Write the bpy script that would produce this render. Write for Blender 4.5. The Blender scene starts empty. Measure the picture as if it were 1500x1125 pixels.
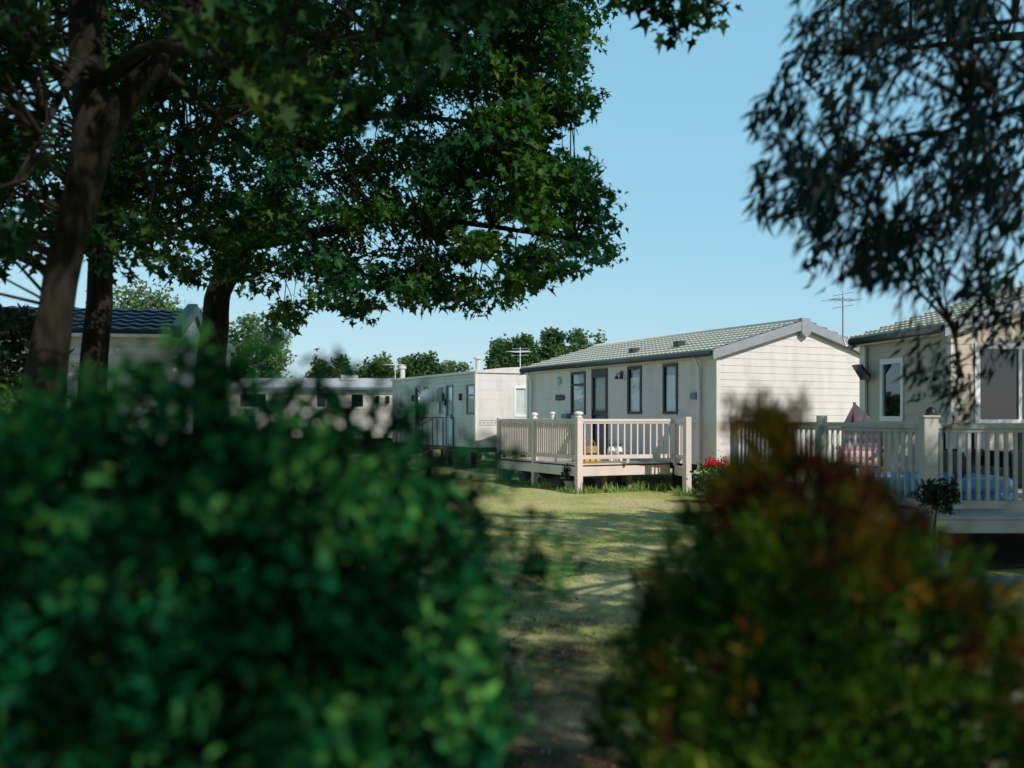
import bpy, math, random
import numpy as np
from mathutils import Vector, Matrix
random.seed(7); R = np.random.default_rng(11)
S = bpy.context.scene; C = S.collection
rad = math.radians

# ------------------------------------------------------------------ camera
FPX = 1500*35/36.0; HZ = 612.0; CH = 1.6
cam_d = bpy.data.cameras.new("camera"); cam = bpy.data.objects.new("camera", cam_d); C.objects.link(cam)
cam.location = (0, 0, CH); cam.rotation_euler = (rad(90), 0, 0)
cam_d.lens = 35; cam_d.sensor_width = 36; cam_d.shift_y = 49.5/1500
cam_d.clip_start = 0.05; cam_d.clip_end = 2000
cam_d.dof.use_dof = True; cam_d.dof.focus_distance = 21.0; cam_d.dof.aperture_fstop = 1.25
cam_d.dof.aperture_blades = 0
S.camera = cam
# ------------------------------------------------------------------ sky and sun
SUN_EL = 38.0; SUNH = Vector((0.6, -0.8))
W = bpy.data.worlds.new("World"); S.world = W; W.use_nodes = True
nt = W.node_tree; bg = nt.nodes['Background']
sky = nt.nodes.new('ShaderNodeTexSky'); sky.sky_type = 'NISHITA'; sky.sun_disc = False
sky.sun_elevation = rad(SUN_EL); sky.sun_rotation = math.atan2(SUNH.x, SUNH.y)
sky.altitude = 0; sky.air_density = 1.0; sky.dust_density = 0.6; sky.ozone_density = 1.6
mul = nt.nodes.new('ShaderNodeVectorMath'); mul.operation = 'MULTIPLY_ADD'   # even out the physical sky a little towards the pale cyan of the day
mul.inputs[1].default_value = (.37, .25, .16); mul.inputs[2].default_value = (.17/.15, .45/.15, .645/.15)
geo = nt.nodes.new('ShaderNodeTexCoord'); sep = nt.nodes.new('ShaderNodeSeparateXYZ'); rmp = nt.nodes.new('ShaderNodeValToRGB')
rmp.color_ramp.elements[0].position = .42; rmp.color_ramp.elements[1].position = .78   # deeper blue towards the zenith
rmp.color_ramp.elements[0].color = (1, 1, 1, 1); rmp.color_ramp.elements[1].color = (.12, .20, .32, 1)
sc2 = nt.nodes.new('ShaderNodeVectorMath'); sc2.operation = 'MULTIPLY'
nt.links.new(geo.outputs['Generated'], sep.inputs[0]); nt.links.new(sep.outputs['Z'], rmp.inputs[0])
nt.links.new(sky.outputs[0], mul.inputs[0]); nt.links.new(mul.outputs[0], sc2.inputs[0]); nt.links.new(rmp.outputs[0], sc2.inputs[1]); nt.links.new(sc2.outputs[0], bg.inputs[0]); bg.inputs[1].default_value = 0.142
sd = bpy.data.lights.new("sun", 'SUN'); sd.energy = 3.45; sd.angle = rad(0.55); sd.color = (1.0, 0.94, 0.87)
so = bpy.data.objects.new("sun", sd); C.objects.link(so)
sdir = Vector((SUNH.x*math.cos(rad(SUN_EL)), SUNH.y*math.cos(rad(SUN_EL)), math.sin(rad(SUN_EL))))
so.rotation_euler = sdir.to_track_quat('Z', 'Y').to_euler(); so.location = (20, -20, 25)
S.view_settings.view_transform = 'Standard'; S.view_settings.look = 'None'
S.view_settings.exposure = 0.17; S.view_settings.gamma = 1.0
S.cycles.max_bounces = 6; S.cycles.transparent_max_bounces = 8
S.cycles.use_denoising = True

# ------------------------------------------------------------------ materials
def mat(name, col, rough=0.6, var=0.12, scale=6.0, bump=0.0, bscale=40.0, metal=0.0, spec=0.5, col2=None, stretch=None, dirt=0.0):
    m = bpy.data.materials.new(name); m.use_nodes = True; t = m.node_tree; p = t.nodes['Principled BSDF']
    p.inputs['Roughness'].default_value = rough; p.inputs['Metallic'].default_value = metal
    p.inputs['Specular IOR Level'].default_value = spec
    tc = t.nodes.new('ShaderNodeTexCoord'); mp = t.nodes.new('ShaderNodeMapping')
    t.links.new(tc.outputs['Object'], mp.inputs[0])
    if stretch: mp.inputs['Scale'].default_value = stretch
    n = t.nodes.new('ShaderNodeTexNoise'); n.inputs['Scale'].default_value = scale; n.inputs['Detail'].default_value = 5
    t.links.new(mp.outputs[0], n.inputs['Vector'])
    r = t.nodes.new('ShaderNodeValToRGB'); r.color_ramp.elements[0].position = .3; r.color_ramp.elements[1].position = .7
    c2 = col2 or tuple(c*(1-var) for c in col); c1 = col if col2 else tuple(min(1, c*(1+var*.5)) for c in col)
    r.color_ramp.elements[0].color = (*c2, 1); r.color_ramp.elements[1].color = (*c1, 1)
    t.links.new(n.outputs[0], r.inputs[0])
    out = r.outputs[0]
    if dirt:
        n2 = t.nodes.new('ShaderNodeTexNoise'); n2.inputs['Scale'].default_value = 1.3; n2.inputs['Detail'].default_value = 8
        mp2 = t.nodes.new('ShaderNodeMapping'); mp2.inputs['Scale'].default_value = (3, 3, .5)
        t.links.new(tc.outputs['Object'], mp2.inputs[0]); t.links.new(mp2.outputs[0], n2.inputs['Vector'])
        r2 = t.nodes.new('ShaderNodeValToRGB'); r2.color_ramp.elements[0].position = .45; r2.color_ramp.elements[1].position = .8
        r2.color_ramp.elements[0].color = (0, 0, 0, 1); r2.color_ramp.elements[1].color = (dirt, dirt, dirt, 1)
        t.links.new(n2.outputs[0], r2.inputs[0])
        mx = t.nodes.new('ShaderNodeMixRGB'); mx.inputs[2].default_value = (.20, .21, .15, 1)
        t.links.new(r2.outputs[0], mx.inputs[0]); t.links.new(out, mx.inputs[1]); out = mx.outputs[0]
    t.links.new(out, p.inputs['Base Color'])
    if bump:
        b = t.nodes.new('ShaderNodeBump'); b.inputs['Strength'].default_value = bump; b.inputs['Distance'].default_value = .02
        nb = t.nodes.new('ShaderNodeTexNoise'); nb.inputs['Scale'].default_value = bscale; nb.inputs['Detail'].default_value = 6
        t.links.new(mp.outputs[0], nb.inputs['Vector']); t.links.new(nb.outputs[0], b.inputs['Height'])
        t.links.new(b.outputs[0], p.inputs['Normal'])
    return m

def leafmat(name, cols, trans=0.3, rough=0.45, patch=None, pscale=1.5, spec=0.4):
    """leaf colour varies per leaf (island), patch = second list of colours mixed in by a noise in space"""
    m = bpy.data.materials.new(name); m.use_nodes = True; t = m.node_tree; p = t.nodes['Principled BSDF']
    g = t.nodes.new('ShaderNodeNewGeometry')
    def ramp(cs):
        r = t.nodes.new('ShaderNodeValToRGB'); r.color_ramp.interpolation = 'LINEAR'
        el = r.color_ramp.elements
        while len(el) < len(cs): el.new(0.5)
        for i, c in enumerate(cs): el[i].position = i/(len(cs)-1); el[i].color = (*c, 1)
        t.links.new(g.outputs['Random Per Island'], r.inputs[0]); return r.outputs[0]
    out = ramp(cols)
    if patch:
        o2 = ramp(patch)
        tc = t.nodes.new('ShaderNodeTexCoord'); n = t.nodes.new('ShaderNodeTexNoise'); n.inputs['Scale'].default_value = pscale
        n.inputs['Detail'].default_value = 2
        t.links.new(tc.outputs['Object'], n.inputs['Vector'])
        r2 = t.nodes.new('ShaderNodeValToRGB'); r2.color_ramp.elements[0].position = .47; r2.color_ramp.elements[1].position = .58
        t.links.new(n.outputs[0], r2.inputs[0])
        mx = t.nodes.new('ShaderNodeMixRGB'); t.links.new(r2.outputs[0], mx.inputs[0]); t.links.new(out, mx.inputs[1]); t.links.new(o2, mx.inputs[2])
        out = mx.outputs[0]
    p.inputs['Roughness'].default_value = rough; p.inputs['Specular IOR Level'].default_value = spec
    t.links.new(out, p.inputs['Base Color'])
    tr = t.nodes.new('ShaderNodeBsdfTranslucent'); ms = t.nodes.new('ShaderNodeMixShader'); ms.inputs[0].default_value = trans
    hsv = t.nodes.new('ShaderNodeHueSaturation'); hsv.inputs['Hue'].default_value = .47; hsv.inputs['Saturation'].default_value = 1.15; hsv.inputs['Value'].default_value = 1.7
    t.links.new(out, hsv.inputs['Color']); t.links.new(hsv.outputs[0], tr.inputs['Color'])
    o = t.nodes['Material Output']; t.links.new(p.outputs[0], ms.inputs[1]); t.links.new(tr.outputs[0], ms.inputs[2]); t.links.new(ms.outputs[0], o.inputs[0])
    return m

def glassmat(name, tint=(.55, .62, .62), refl=0.35):
    m = bpy.data.materials.new(name); m.use_nodes = True; t = m.node_tree
    for n in list(t.nodes):
        if n.type == 'BSDF_PRINCIPLED': t.nodes.remove(n)
    tr = t.nodes.new('ShaderNodeBsdfTransparent'); tr.inputs[0].default_value = (*tint, 1)
    gl = t.nodes.new('ShaderNodeBsdfGlossy'); gl.inputs['Roughness'].default_value = .02; gl.inputs[0].default_value = (.9, .95, 1, 1)
    lw = t.nodes.new('ShaderNodeLayerWeight'); lw.inputs[0].default_value = .5
    pw = t.nodes.new('ShaderNodeMath'); pw.operation = 'POWER'; pw.inputs[1].default_value = 3.5; t.links.new(lw.outputs['Facing'], pw.inputs[0])
    ma = t.nodes.new('ShaderNodeMath'); ma.operation = 'MULTIPLY_ADD'; ma.inputs[1].default_value = .8; ma.inputs[2].default_value = refl*.18; t.links.new(pw.outputs[0], ma.inputs[0])
    ms = t.nodes.new('ShaderNodeMixShader'); t.links.new(ma.outputs[0], ms.inputs[0])
    t.links.new(tr.outputs[0], ms.inputs[1]); t.links.new(gl.outputs[0], ms.inputs[2]); t.links.new(ms.outputs[0], t.nodes['Material Output'].inputs[0])
    return m

def tilemat(name, col, dark, pu=.2, rough=.6):
    m = mat(name, col, rough, .25, 9, .3, 120)
    return m

M = dict(
 siding=mat('cream_siding', (.72, .67, .64), .55, .05, 3, .05, 90, dirt=.25),
 siding_white=mat('white_siding', (.69, .645, .63), .5, .05, 3, .05, 90, dirt=.3),
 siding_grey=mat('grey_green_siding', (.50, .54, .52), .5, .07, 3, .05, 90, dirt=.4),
 siding_beige=mat('beige_siding', (.52, .45, .36), .55, .07, 3, .05, 90, dirt=.2),
 trim=mat('trim', (.74, .69, .64), .45, .05, 5),
 white=mat('white_plastic', (.8, .8, .79), .35, .05, 8),
 fascia=mat('grey_fascia', (.30, .32, .35), .5, .12, 6),
 dark=mat('anthracite', (.015, .018, .022), .35, .2, 8),
 black=mat('black', (.008, .008, .009), .5, .2, 20),
 roof=mat('pale_green_tile', (.74, .72, .62), .65, .3, 14, .4, 160, col2=(.56, .55, .45)),
 navy=mat('navy_tile', (.025, .04, .07), .45, .4, 10, .3, 120),
 grey_roof=mat('grey_sheet_roof', (.48, .50, .52), .5, .15, 3, .1, 60),
 glass=glassmat('window_glass', (.93, .95, .95), .22), glass_dark=glassmat('tinted_window_glass', (.18, .24, .27), .5),
 curtain=mat('curtain', (.78, .78, .76), .9, .08, 10), netting=mat('net_blind', (.10, .15, .18), .9, .1, 10),
 room=mat('room_dark', (.05, .05, .05), .9, .2, 2),
 metal=mat('galvanised', (.45, .46, .47), .35, .15, 20, metal=.7), steel=mat('dark_steel', (.04, .045, .05), .4, .2, 20),
 deck=mat('deck_cream', (.74, .62, .58), .5, .08, 8, .1, 60, dirt=.3, stretch=(1, 1, 6)),
 deck_floor=mat('deck_floor_board', (.55, .46, .38), .6, .2, 5, .2, 60),
 prop=mat('timber_prop', (.36, .27, .15), .8, .3, 10, .4, 50, stretch=(6, 6, 1)),
 rdeck=mat('shaded_cream_deck', (.50, .49, .45), .5, .1, 8, .1, 60, dirt=.5),  # cream lowered to carry the tree shade in its colour, plus dirt
 bark=mat('bark', (.034, .030, .023), .9, .5, 5, 1.0, 22, col2=(.010, .009, .007), stretch=(3, 3, .7), spec=.1),
 twig=mat('twig', (.028, .023, .017), .9, .3, 10, spec=.1),
 pot_blue=mat('blue_grey_pot', (.13, .20, .27), .5, .15, 10), pot_grey=mat('grey_pot', (.32, .34, .34), .7, .2, 10, .2, 60),
 pot_green=mat('pale_green_pot', (.24, .30, .27), .6, .2, 10, .2, 60), terracotta=mat('brown_pot', (.10, .045, .03), .7, .3, 10, .2, 60),
 soil=mat('soil', (.04, .028, .018), 1, .4, 40, .8, 80), yellow=mat('yellow_plastic', (.75, .42, .02), .4, .1, 8),
 straw=mat('straw', (.42, .27, .10), .8, .3, 60, .5, 120), teal=mat('teal_plastic', (.05, .45, .42), .4, .1, 8), pale=mat('pale_blue_plastic', (.35, .68, .72), .4, .1, 8),
 pool=mat('blue_vinyl', (.05, .24, .48), .25, .1, 8), pool_light=mat('light_blue_vinyl', (.13, .36, .60), .3, .1, 8), water=mat('water', (.06, .20, .28), .05, .1, 4, .3, 12),
 pink=mat('pink_cloth', (.66, .30, .30), .9, .15, 25, .3, 90), pink_pale=mat('pale_pink_cloth', (.80, .56, .54), .9, .1, 25, .3, 90), red=mat('red_piping', (.35, .05, .06), .8, .1, 20),
 wood=mat('garden_wood', (.32, .15, .06), .6, .3, 8, .3, 60), towel=mat('towel', (.62, .70, .74), .95, .1, 30, .4, 120),
 navydoor=mat('blue_panel', (.03, .07, .16), .4, .1, 8), slab=mat('paving', (.28, .29, .28), .85, .2, 8, .4, 50),
 bird=mat('bird_feathers', (.03, .025, .022), .7, .3, 20),
 lens=mat('lamp_glass', (.45, .62, .70), .15, .05, 8), solar=mat('solar_cell', (.01, .02, .06), .12, .1, 8),
 blade=leafmat('grass_blade', [(.20, .30, .06), (.42, .50, .14), (.62, .58, .24)], .3, .6),
 weed=leafmat('weed_blade', [(.12, .24, .05), (.22, .38, .09), (.38, .42, .18)], .35, .6),
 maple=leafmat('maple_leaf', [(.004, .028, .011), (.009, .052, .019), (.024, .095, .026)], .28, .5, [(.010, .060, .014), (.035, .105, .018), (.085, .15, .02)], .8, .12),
 maple_dark=leafmat('shade_maple_leaf', [(.003, .018, .008), (.006, .030, .012), (.014, .050, .014)], .25, .55, [(.006, .034, .010), (.020, .055, .012), (.05, .095, .014)], .7, .1),  # darker copy of the maple leaf, crown shade put into its colour
 ash=leafmat('narrow_leaf', [(.001, .007, .007), (.001, .013, .012), (.006, .034, .018)], .18, .55, None, 1, .2),
 hedge=leafmat('hedge_leaf', [(.001, .006, .003), (.001, .026, .011), (.007, .16, .050)], .25, .5, [(.003, .040, .016), (.012, .17, .045), (.18, .42, .08)], 3.0, .07),
 conifer=leafmat('conifer_spray', [(.002, .012, .003), (.010, .055, .006), (.05, .17, .014)], .15, .65, [(.012, .045, .006), (.07, .18, .014), (.36, .42, .04)], 4.0, .12),
 bronze=leafmat('bronzed_spray', [(.016, .012, .004), (.09, .030, .012), (.26, .075, .02)], .2, .65, [(.04, .05, .008), (.24, .17, .018), (.65, .34, .04)], 5.0, .12),
 far1=leafmat('far_leaf_dark', [(.020, .060, .018), (.035, .095, .025), (.06, .13, .035)], .25, .6),
 far2=leafmat('far_leaf_bright', [(.04, .09, .022), (.07, .14, .035), (.11, .18, .05)], .3, .6),
 far3=leafmat('far_leaf_pale', [(.06, .11, .04), (.10, .17, .06), (.15, .22, .08)], .3, .6),
 wall_hedge=leafmat('dark_conifer_leaf', [(.004, .012, .005), (.008, .025, .008), (.015, .05, .012)], .15, .7),
 bush=leafmat('standard_bush_leaf', [(.006, .016, .008), (.012, .035, .014), (.02, .05, .02)], .2, .4),
 ger=leafmat('geranium_leaf', [(.02, .06, .015), (.04, .11, .02), (.06, .14, .03)], .25, .5),
 litter=leafmat('dry_leaf', [(.10, .06, .03), (.20, .13, .07), (.32, .22, .12)], .1, .8),
 petal=leafmat('red_petal', [(.55, .01, .01), (.75, .02, .02), (.85, .05, .03)], .3, .6),
)
#  on the pot etc. need nothing more; the ground has its own material
def groundmat():
    m = bpy.data.materials.new('lawn'); m.use_nodes = True; t = m.node_tree; p = t.nodes['Principled BSDF']
    L = t.links.new
    tc = t.nodes.new('ShaderNodeTexCoord')
    def noise(sc, det=5, off=0):
        n = t.nodes.new('ShaderNodeTexNoise'); n.inputs['Scale'].default_value = sc; n.inputs['Detail'].default_value = det
        mp = t.nodes.new('ShaderNodeMapping'); mp.inputs['Location'].default_value = (off, off, 0)
        L(tc.outputs['Object'], mp.inputs[0]); L(mp.outputs[0], n.inputs['Vector']); return n.outputs[0]
    def ramp(i, a, b, ca=(0, 0, 0), cb=(1, 1, 1)):
        r = t.nodes.new('ShaderNodeValToRGB'); r.color_ramp.elements[0].position = a; r.color_ramp.elements[1].position = b
        r.color_ramp.elements[0].color = (*ca, 1); r.color_ramp.elements[1].color = (*cb, 1); L(i, r.inputs[0]); return r.outputs[0]
    def mix(f, a, b, mode='MIX'):
        x = t.nodes.new('ShaderNodeMixRGB'); x.blend_type = mode
        for i, v in enumerate((f, a, b)):
            if isinstance(v, tuple): x.inputs[i].default_value = (*v, 1)
            elif isinstance(v, float): x.inputs[i].default_value = v
            else: L(v, x.inputs[i])
        return x.outputs[0]
    grass = ramp(noise(30, 8), .3, .7, (.26, .33, .07), (.62, .60, .22))
    dry = ramp(noise(14, 8, 3), .3, .7, (.52, .47, .22), (.78, .68, .40))
    soil = ramp(noise(22, 9, 9), .3, .75, (.045, .030, .018), (.17, .115, .065))
    # dry patches across the lawn
    c = mix(ramp(noise(.55, 4, 20), .44, .60), grass, dry)
    # trodden path: distance from a line x = 0.3 + noise, strongest near the camera, where its dark soil also deepens the shade
    sp = t.nodes.new('ShaderNodeSeparateXYZ'); L(tc.outputs['Object'], sp.inputs[0])
    def math_(op, a, b=None):
        x = t.nodes.new('ShaderNodeMath'); x.operation = op
        for i, v in enumerate((a, b)):
            if v is None: continue
            if isinstance(v, (int, float)): x.inputs[i].default_value = v
            else: L(v, x.inputs[i])
        return x.outputs[0]
    dx = math_('ABSOLUTE', math_('SUBTRACT', sp.outputs['X'], .35))
    w = math_('ADD', math_('MULTIPLY', sp.outputs['Y'], .082), math_('MULTIPLY', dx, .35))
    w = math_('ADD', w, math_('MULTIPLY', math_('SUBTRACT', noise(1.2, 6, 5), .5), 1.1))
    c = mix(ramp(w, .48, .85), soil, c)
    # bare, scuffed band in front of the veranda
    by = math_('ABSOLUTE', math_('SUBTRACT', sp.outputs['Y'], 18.3))
    b2 = math_('ADD', math_('MULTIPLY', by, .45), math_('MULTIPLY', noise(.9, 6, 31), 1.0))
    c = mix(ramp(b2, .50, .85, (.75, .75, .75), (0, 0, 0)), c, (.74, .58, .36))
    L(c, p.inputs['Base Color']); p.inputs['Roughness'].default_value = .95; p.inputs['Specular IOR Level'].default_value = .1
    b = t.nodes.new('ShaderNodeBump'); b.inputs['Strength'].default_value = .9; b.inputs['Distance'].default_value = .03
    L(noise(60, 8), b.inputs['Height']); L(b.outputs[0], p.inputs['Normal'])
    return m
M['ground'] = groundmat()

# ------------------------------------------------------------------ builders
MW = {}
def tag(o, label=None, cat=None, group=None, kind=None):
    if label: o['label'] = label
    if cat: o['category'] = cat
    if group: o['group'] = group
    if kind: o['kind'] = kind
    return o
def thing(name, loc, rz, label, cat, group=None):
    o = bpy.data.objects.new(name, None); o.empty_display_size = .2; C.objects.link(o)
    o.location = loc; o.rotation_euler = (0, 0, rz)
    MW[o.name] = Matrix.Translation(Vector(loc)) @ Matrix.Rotation(rz, 4, 'Z')
    return tag(o, label, cat, group)
def link(me, name, parent):
    o = bpy.data.objects.new(name, me); C.objects.link(o)
    if parent is not None:
        o.parent = parent; m = MW.get(parent.name, Matrix.Identity(4)); MW[o.name] = m
        me.transform(m.inverted())
    else: MW[o.name] = Matrix.Identity(4)
    return o
class MB:
    """collects faces in world coordinates"""
    def __init__(s): s.v = []; s.f = []; s.mi = []; s.cur = 0
    def add(s, vs, fs):
        b = len(s.v); s.v += [tuple(v) for v in vs]; s.f += [tuple(i+b for i in f) for f in fs]; s.mi += [s.cur]*len(fs); return s
    def hexa(s, p):  # 8 points: bottom 4, top 4
        return s.add(p, [(0, 3, 2, 1), (4, 5, 6, 7), (0, 1, 5, 4), (1, 2, 6, 5), (2, 3, 7, 6), (3, 0, 4, 7)])
    def box(s, x0, x1, y0, y1, z0, z1):
        return s.hexa([(x0, y0, z0), (x1, y0, z0), (x1, y1, z0), (x0, y1, z0), (x0, y0, z1), (x1, y0, z1), (x1, y1, z1), (x0, y1, z1)])
    def bar(s, a, b, w, h, up=Vector((0, 0, 1))):
        a = Vector(a); b = Vector(b); d = (b-a).normalized(); sd_ = d.cross(up)
        if sd_.length < 1e-4: sd_ = d.cross(Vector((0, 1, 0)))
        sd_.normalize(); u = sd_.cross(d).normalized(); w /= 2; h /= 2
        return s.hexa([a-sd_*w-u*h, a+sd_*w-u*h, b+sd_*w-u*h, b-sd_*w-u*h, a-sd_*w+u*h, a+sd_*w+u*h, b+sd_*w+u*h, b-sd_*w+u*h])
    def tube(s, pts, rr, n=8, cap=True, wob=0.0, wf=3.0):
        pts = [Vector(p) for p in pts]
        if not isinstance(rr, (list, tuple, np.ndarray)): rr = [rr]*len(pts)
        b = len(s.v); prev = None
        for i, p in enumerate(pts):
            d = (pts[min(i+1, len(pts)-1)]-pts[max(i-1, 0)]).normalized()
            if prev is None:
                a = d.cross(Vector((0, 0, 1)))
                if a.length < .1: a = d.cross(Vector((0, 1, 0)))
                prev = a.normalized()
            a = (prev-d*prev.dot(d)).normalized(); prev = a; c = d.cross(a)
            for k in range(n):
                t = 2*math.pi*k/n; r = rr[i]
                if wob: r *= 1+wob*math.sin(wf*t+i*.7)+wob*.7*math.sin(5*t-i*1.3)
                s.v.append(tuple(p+a*math.cos(t)*r+c*math.sin(t)*r))
        for i in range(len(pts)-1):
            for k in range(n):
                s.f.append((b+i*n+k, b+i*n+(k+1) % n, b+(i+1)*n+(k+1) % n, b+(i+1)*n+k)); s.mi.append(s.cur)
        if cap:
            s.f.append(tuple(b+k for k in range(n))); s.f.append(tuple(b+(len(pts)-1)*n+k for k in range(n-1, -1, -1))); s.mi += [s.cur]*2
        return s
    def lathe(s, c, prof, n=20):  # prof: (r, z) list
        b = len(s.v); c = Vector(c)
        for r, z in prof:
            for k in range(n): s.v.append((c.x+r*math.cos(2*math.pi*k/n), c.y+r*math.sin(2*math.pi*k/n), c.z+z))
        for i in range(len(prof)-1):
            for k in range(n): s.f.append((b+i*n+k, b+i*n+(k+1) % n, b+(i+1)*n+(k+1) % n, b+(i+1)*n+k)); s.mi.append(s.cur)
        s.f.append(tuple(b+k for k in range(n-1, -1, -1))); s.f.append(tuple(b+(len(prof)-1)*n+k for k in range(n))); s.mi += [s.cur]*2
        return s
    def build(s, name, mats, parent=None, smooth=False, bevel=0.0, label=None):
        me = bpy.data.meshes.new(name); me.from_pydata(s.v, [], s.f)
        mats = mats if isinstance(mats, (list, tuple)) else [mats]
        for m in mats: me.materials.append(m)
        me.polygons.foreach_set('material_index', s.mi)
        if smooth: me.polygons.foreach_set('use_smooth', [True]*len(s.f))
        me.update(); o = link(me, name, parent)
        if bevel:
            b = o.modifiers.new('bevel', 'BEVEL'); b.width = bevel; b.segments = 2; b.limit_method = 'ANGLE'
        if label: o['label'] = label
        return o
class Fr:
    """a wall plane: origin o, u along the wall, n outward"""
    def __init__(s, o, u, n): s.o = Vector(o); s.u = Vector(u).normalized(); s.n = Vector(n).normalized()
    def P(s, u, n, z): return s.o+s.u*u+s.n*n+Vector((0, 0, z-s.o.z))
    def box(s, mb, u0, u1, n0, n1, z0, z1):
        return mb.hexa([s.P(u0, n0, z0), s.P(u1, n0, z0), s.P(u1, n1, z0), s.P(u0, n1, z0), s.P(u0, n0, z1), s.P(u1, n0, z1), s.P(u1, n1, z1), s.P(u0, n1, z1)])
    def at(s, px, py=None):
        d = Vector(((px-750)/FPX, 1.0)); o2 = Vector((s.o.x, s.o.y)); n2 = Vector((s.n.x, s.n.y)); u2 = Vector((s.u.x, s.u.y))
        t = o2.dot(n2)/d.dot(n2); p = d*t; u = (p-o2).dot(u2)
        return (u, CH-(py-HZ)/FPX*t) if py is not None else u
    def rect(s, px0, py0, px1, py1):
        u0, _ = s.at(px0, py0); u1, _ = s.at(px1, py0); _, za = s.at((px0+px1)/2, py0); _, zb = s.at((px0+px1)/2, py1)
        return (min(u0, u1), max(u0, u1), min(za, zb), max(za, zb))
def at(px, py, d): return Vector(((px-750)/FPX*d, d, CH-(py-HZ)/FPX*d))
def gpt(px, py):
    d = CH*FPX/(py-HZ); return Vector(((px-750)/FPX*d, d, 0))

def siding(F, Lu, z0, ze, ops=(), board=.15, lap=.008, ridge=None, n_in=.03, groove=True):
    mb = MB(); zmax = ridge if ridge else ze
    def ext(z):
        if z <= ze or not ridge: return 0.0, Lu
        k = (z-ze)/(ridge-ze)*Lu/2; return k, Lu-k
    zb = z0
    while zb < zmax-1e-4:
        zt = min(zb+board, zmax)
        gz_ = min(zb+.004, zt); cuts = sorted({zb, gz_, zt, *[z for o in ops for z in (o[2], o[3]) if zb < z < zt], *([ze] if zb < ze < zt else [])})
        for a, b in zip(cuts, cuts[1:]):
            zm = (a+b)/2; free = []; lo, hi = 0.0, Lu; cur = lo
            for o in sorted(q for q in ops if q[2] <= zm <= q[3]):
                if o[0] > cur: free.append((cur, o[0]))
                cur = max(cur, o[1])
            if cur < hi: free.append((cur, hi))
            na = lap*(1-(a-zb)/board); nb = lap*(1-(b-zb)/board)
            if groove and b <= gz_+1e-6: na = nb = -.002
            for u0, u1 in free:
                ea, eb = ext(a), ext(b)
                A0, A1 = max(u0, ea[0]), min(u1, ea[1]); B0, B1 = max(u0, eb[0]), min(u1, eb[1])
                if A1 <= A0: continue
                if B1 < B0: B0 = B1 = (B0+B1)/2
                mb.add([F.P(A0, na, a), F.P(A1, na, a), F.P(B1, nb, b), F.P(B0, nb, b)], [(0, 1, 2, 3)])
                mb.add([F.P(A0, -n_in, a), F.P(A1, -n_in, a), F.P(B1, -n_in, b), F.P(B0, -n_in, b)], [(3, 2, 1, 0)])
                if abs(a-gz_) < 1e-6: mb.add([F.P(A0, -.008, a), F.P(A1, -.008, a), F.P(A1, na, a), F.P(A0, na, a)], [(0, 1, 2, 3)])
        zb = zt
    return mb
def window(root, F, r, fm, fw=.055, transom=None, mull=None, fill='curtain', glass=None, name='window', label=None, sill=False):
    u0, u1, z0, z1 = r; mb = MB()
    F.box(mb, u0-.01, u0+fw, -.05, .024, z0, z1); F.box(mb, u1-fw, u1+.01, -.05, .024, z0, z1)
    F.box(mb, u0-.01, u1+.01, -.05, .026, z1-fw*1.1, z1+.012); F.box(mb, u0-.01, u1+.01, -.05, .026, z0-.012, z0+fw)
    if transom: F.box(mb, u0+fw, u1-fw, -.022, .02, transom-.03, transom+.03)
    if mull:
        for m in mull: F.box(mb, u0+(u1-u0)*m-.025, u0+(u1-u0)*m+.025, -.022, .02, z0+fw, z1-fw)
    fr = mb.build('window_frame', fm, None)
    g = MB(); F.box(g, u0+fw*.8, u1-fw*.8, -.016, -.010, z0+fw*.8, z1-fw*.9)
    w = thing(name, F.P((u0+u1)/2, 0, z0), 0, None, None) if False else None
    # the window frame is the part, everything else hangs on it
    C.objects.unlink(fr); me = fr.data; bpy.data.objects.remove(fr)
    wn = bpy.data.objects.new(name, me); C.objects.link(wn); wn.parent = root; MW[wn.name] = MW[root.name]; me.transform(MW[root.name].inverted())
    if label: wn['label'] = label
    g.build('pane', glass or M['glass'], wn)
    if fill == 'curtain':
        c = MB(); n = 26
        for i in range(n):
            a = u0+(u1-u0)*i/n; b = u0+(u1-u0)*(i+1)/n
            na = -.034+.007*math.sin(i*1.7); nb = -.034+.007*math.sin((i+1)*1.7)
            c.add([F.P(a, na, z0), F.P(b, nb, z0), F.P(b, nb, z1), F.P(a, na, z1)], [(0, 1, 2, 3)])
        c.build('curtain', M['curtain'], wn)
    elif fill == 'half':
        c = MB(); n = 16
        for i in range(n):
            a = u1-(u1-u0)*.75*i/n; b = u1-(u1-u0)*.75*(i+1)/n
            na = -.034+.007*math.sin(i*1.7); nb = -.034+.007*math.sin((i+1)*1.7)
            c.add([F.P(a, na, z0), F.P(b, nb, z0), F.P(b, nb, z1-.25), F.P(a, na, z1-.25)], [(0, 1, 2, 3)])
        c.build('curtain', M['curtain'], wn)
        c = MB()
        z = z1-.05
        while z > z1-.5:
            c.add([F.P(u0, -.075, z), F.P(u1, -.075, z), F.P(u1, -.06, z-.018), F.P(u0, -.06, z-.018)], [(0, 1, 2, 3)]); z -= .028
        c.build('blind', M['curtain'], wn)
    elif fill == 'net':
        c = MB(); z = z1-.03
        while z > z0+.03:
            c.add([F.P(u0, -.12, z), F.P(u1, -.12, z), F.P(u1, -.09, z-.022), F.P(u0, -.09, z-.022)], [(0, 1, 2, 3)]); z -= .034
        c.build('blind', M['netting'], wn)
    if sill:
        s_ = MB(); F.box(s_, u0-.05, u1+.05, -.02, .09, z0-.055, z0-.014); s_.build('sill', M['trim'], wn)
    return wn
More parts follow.
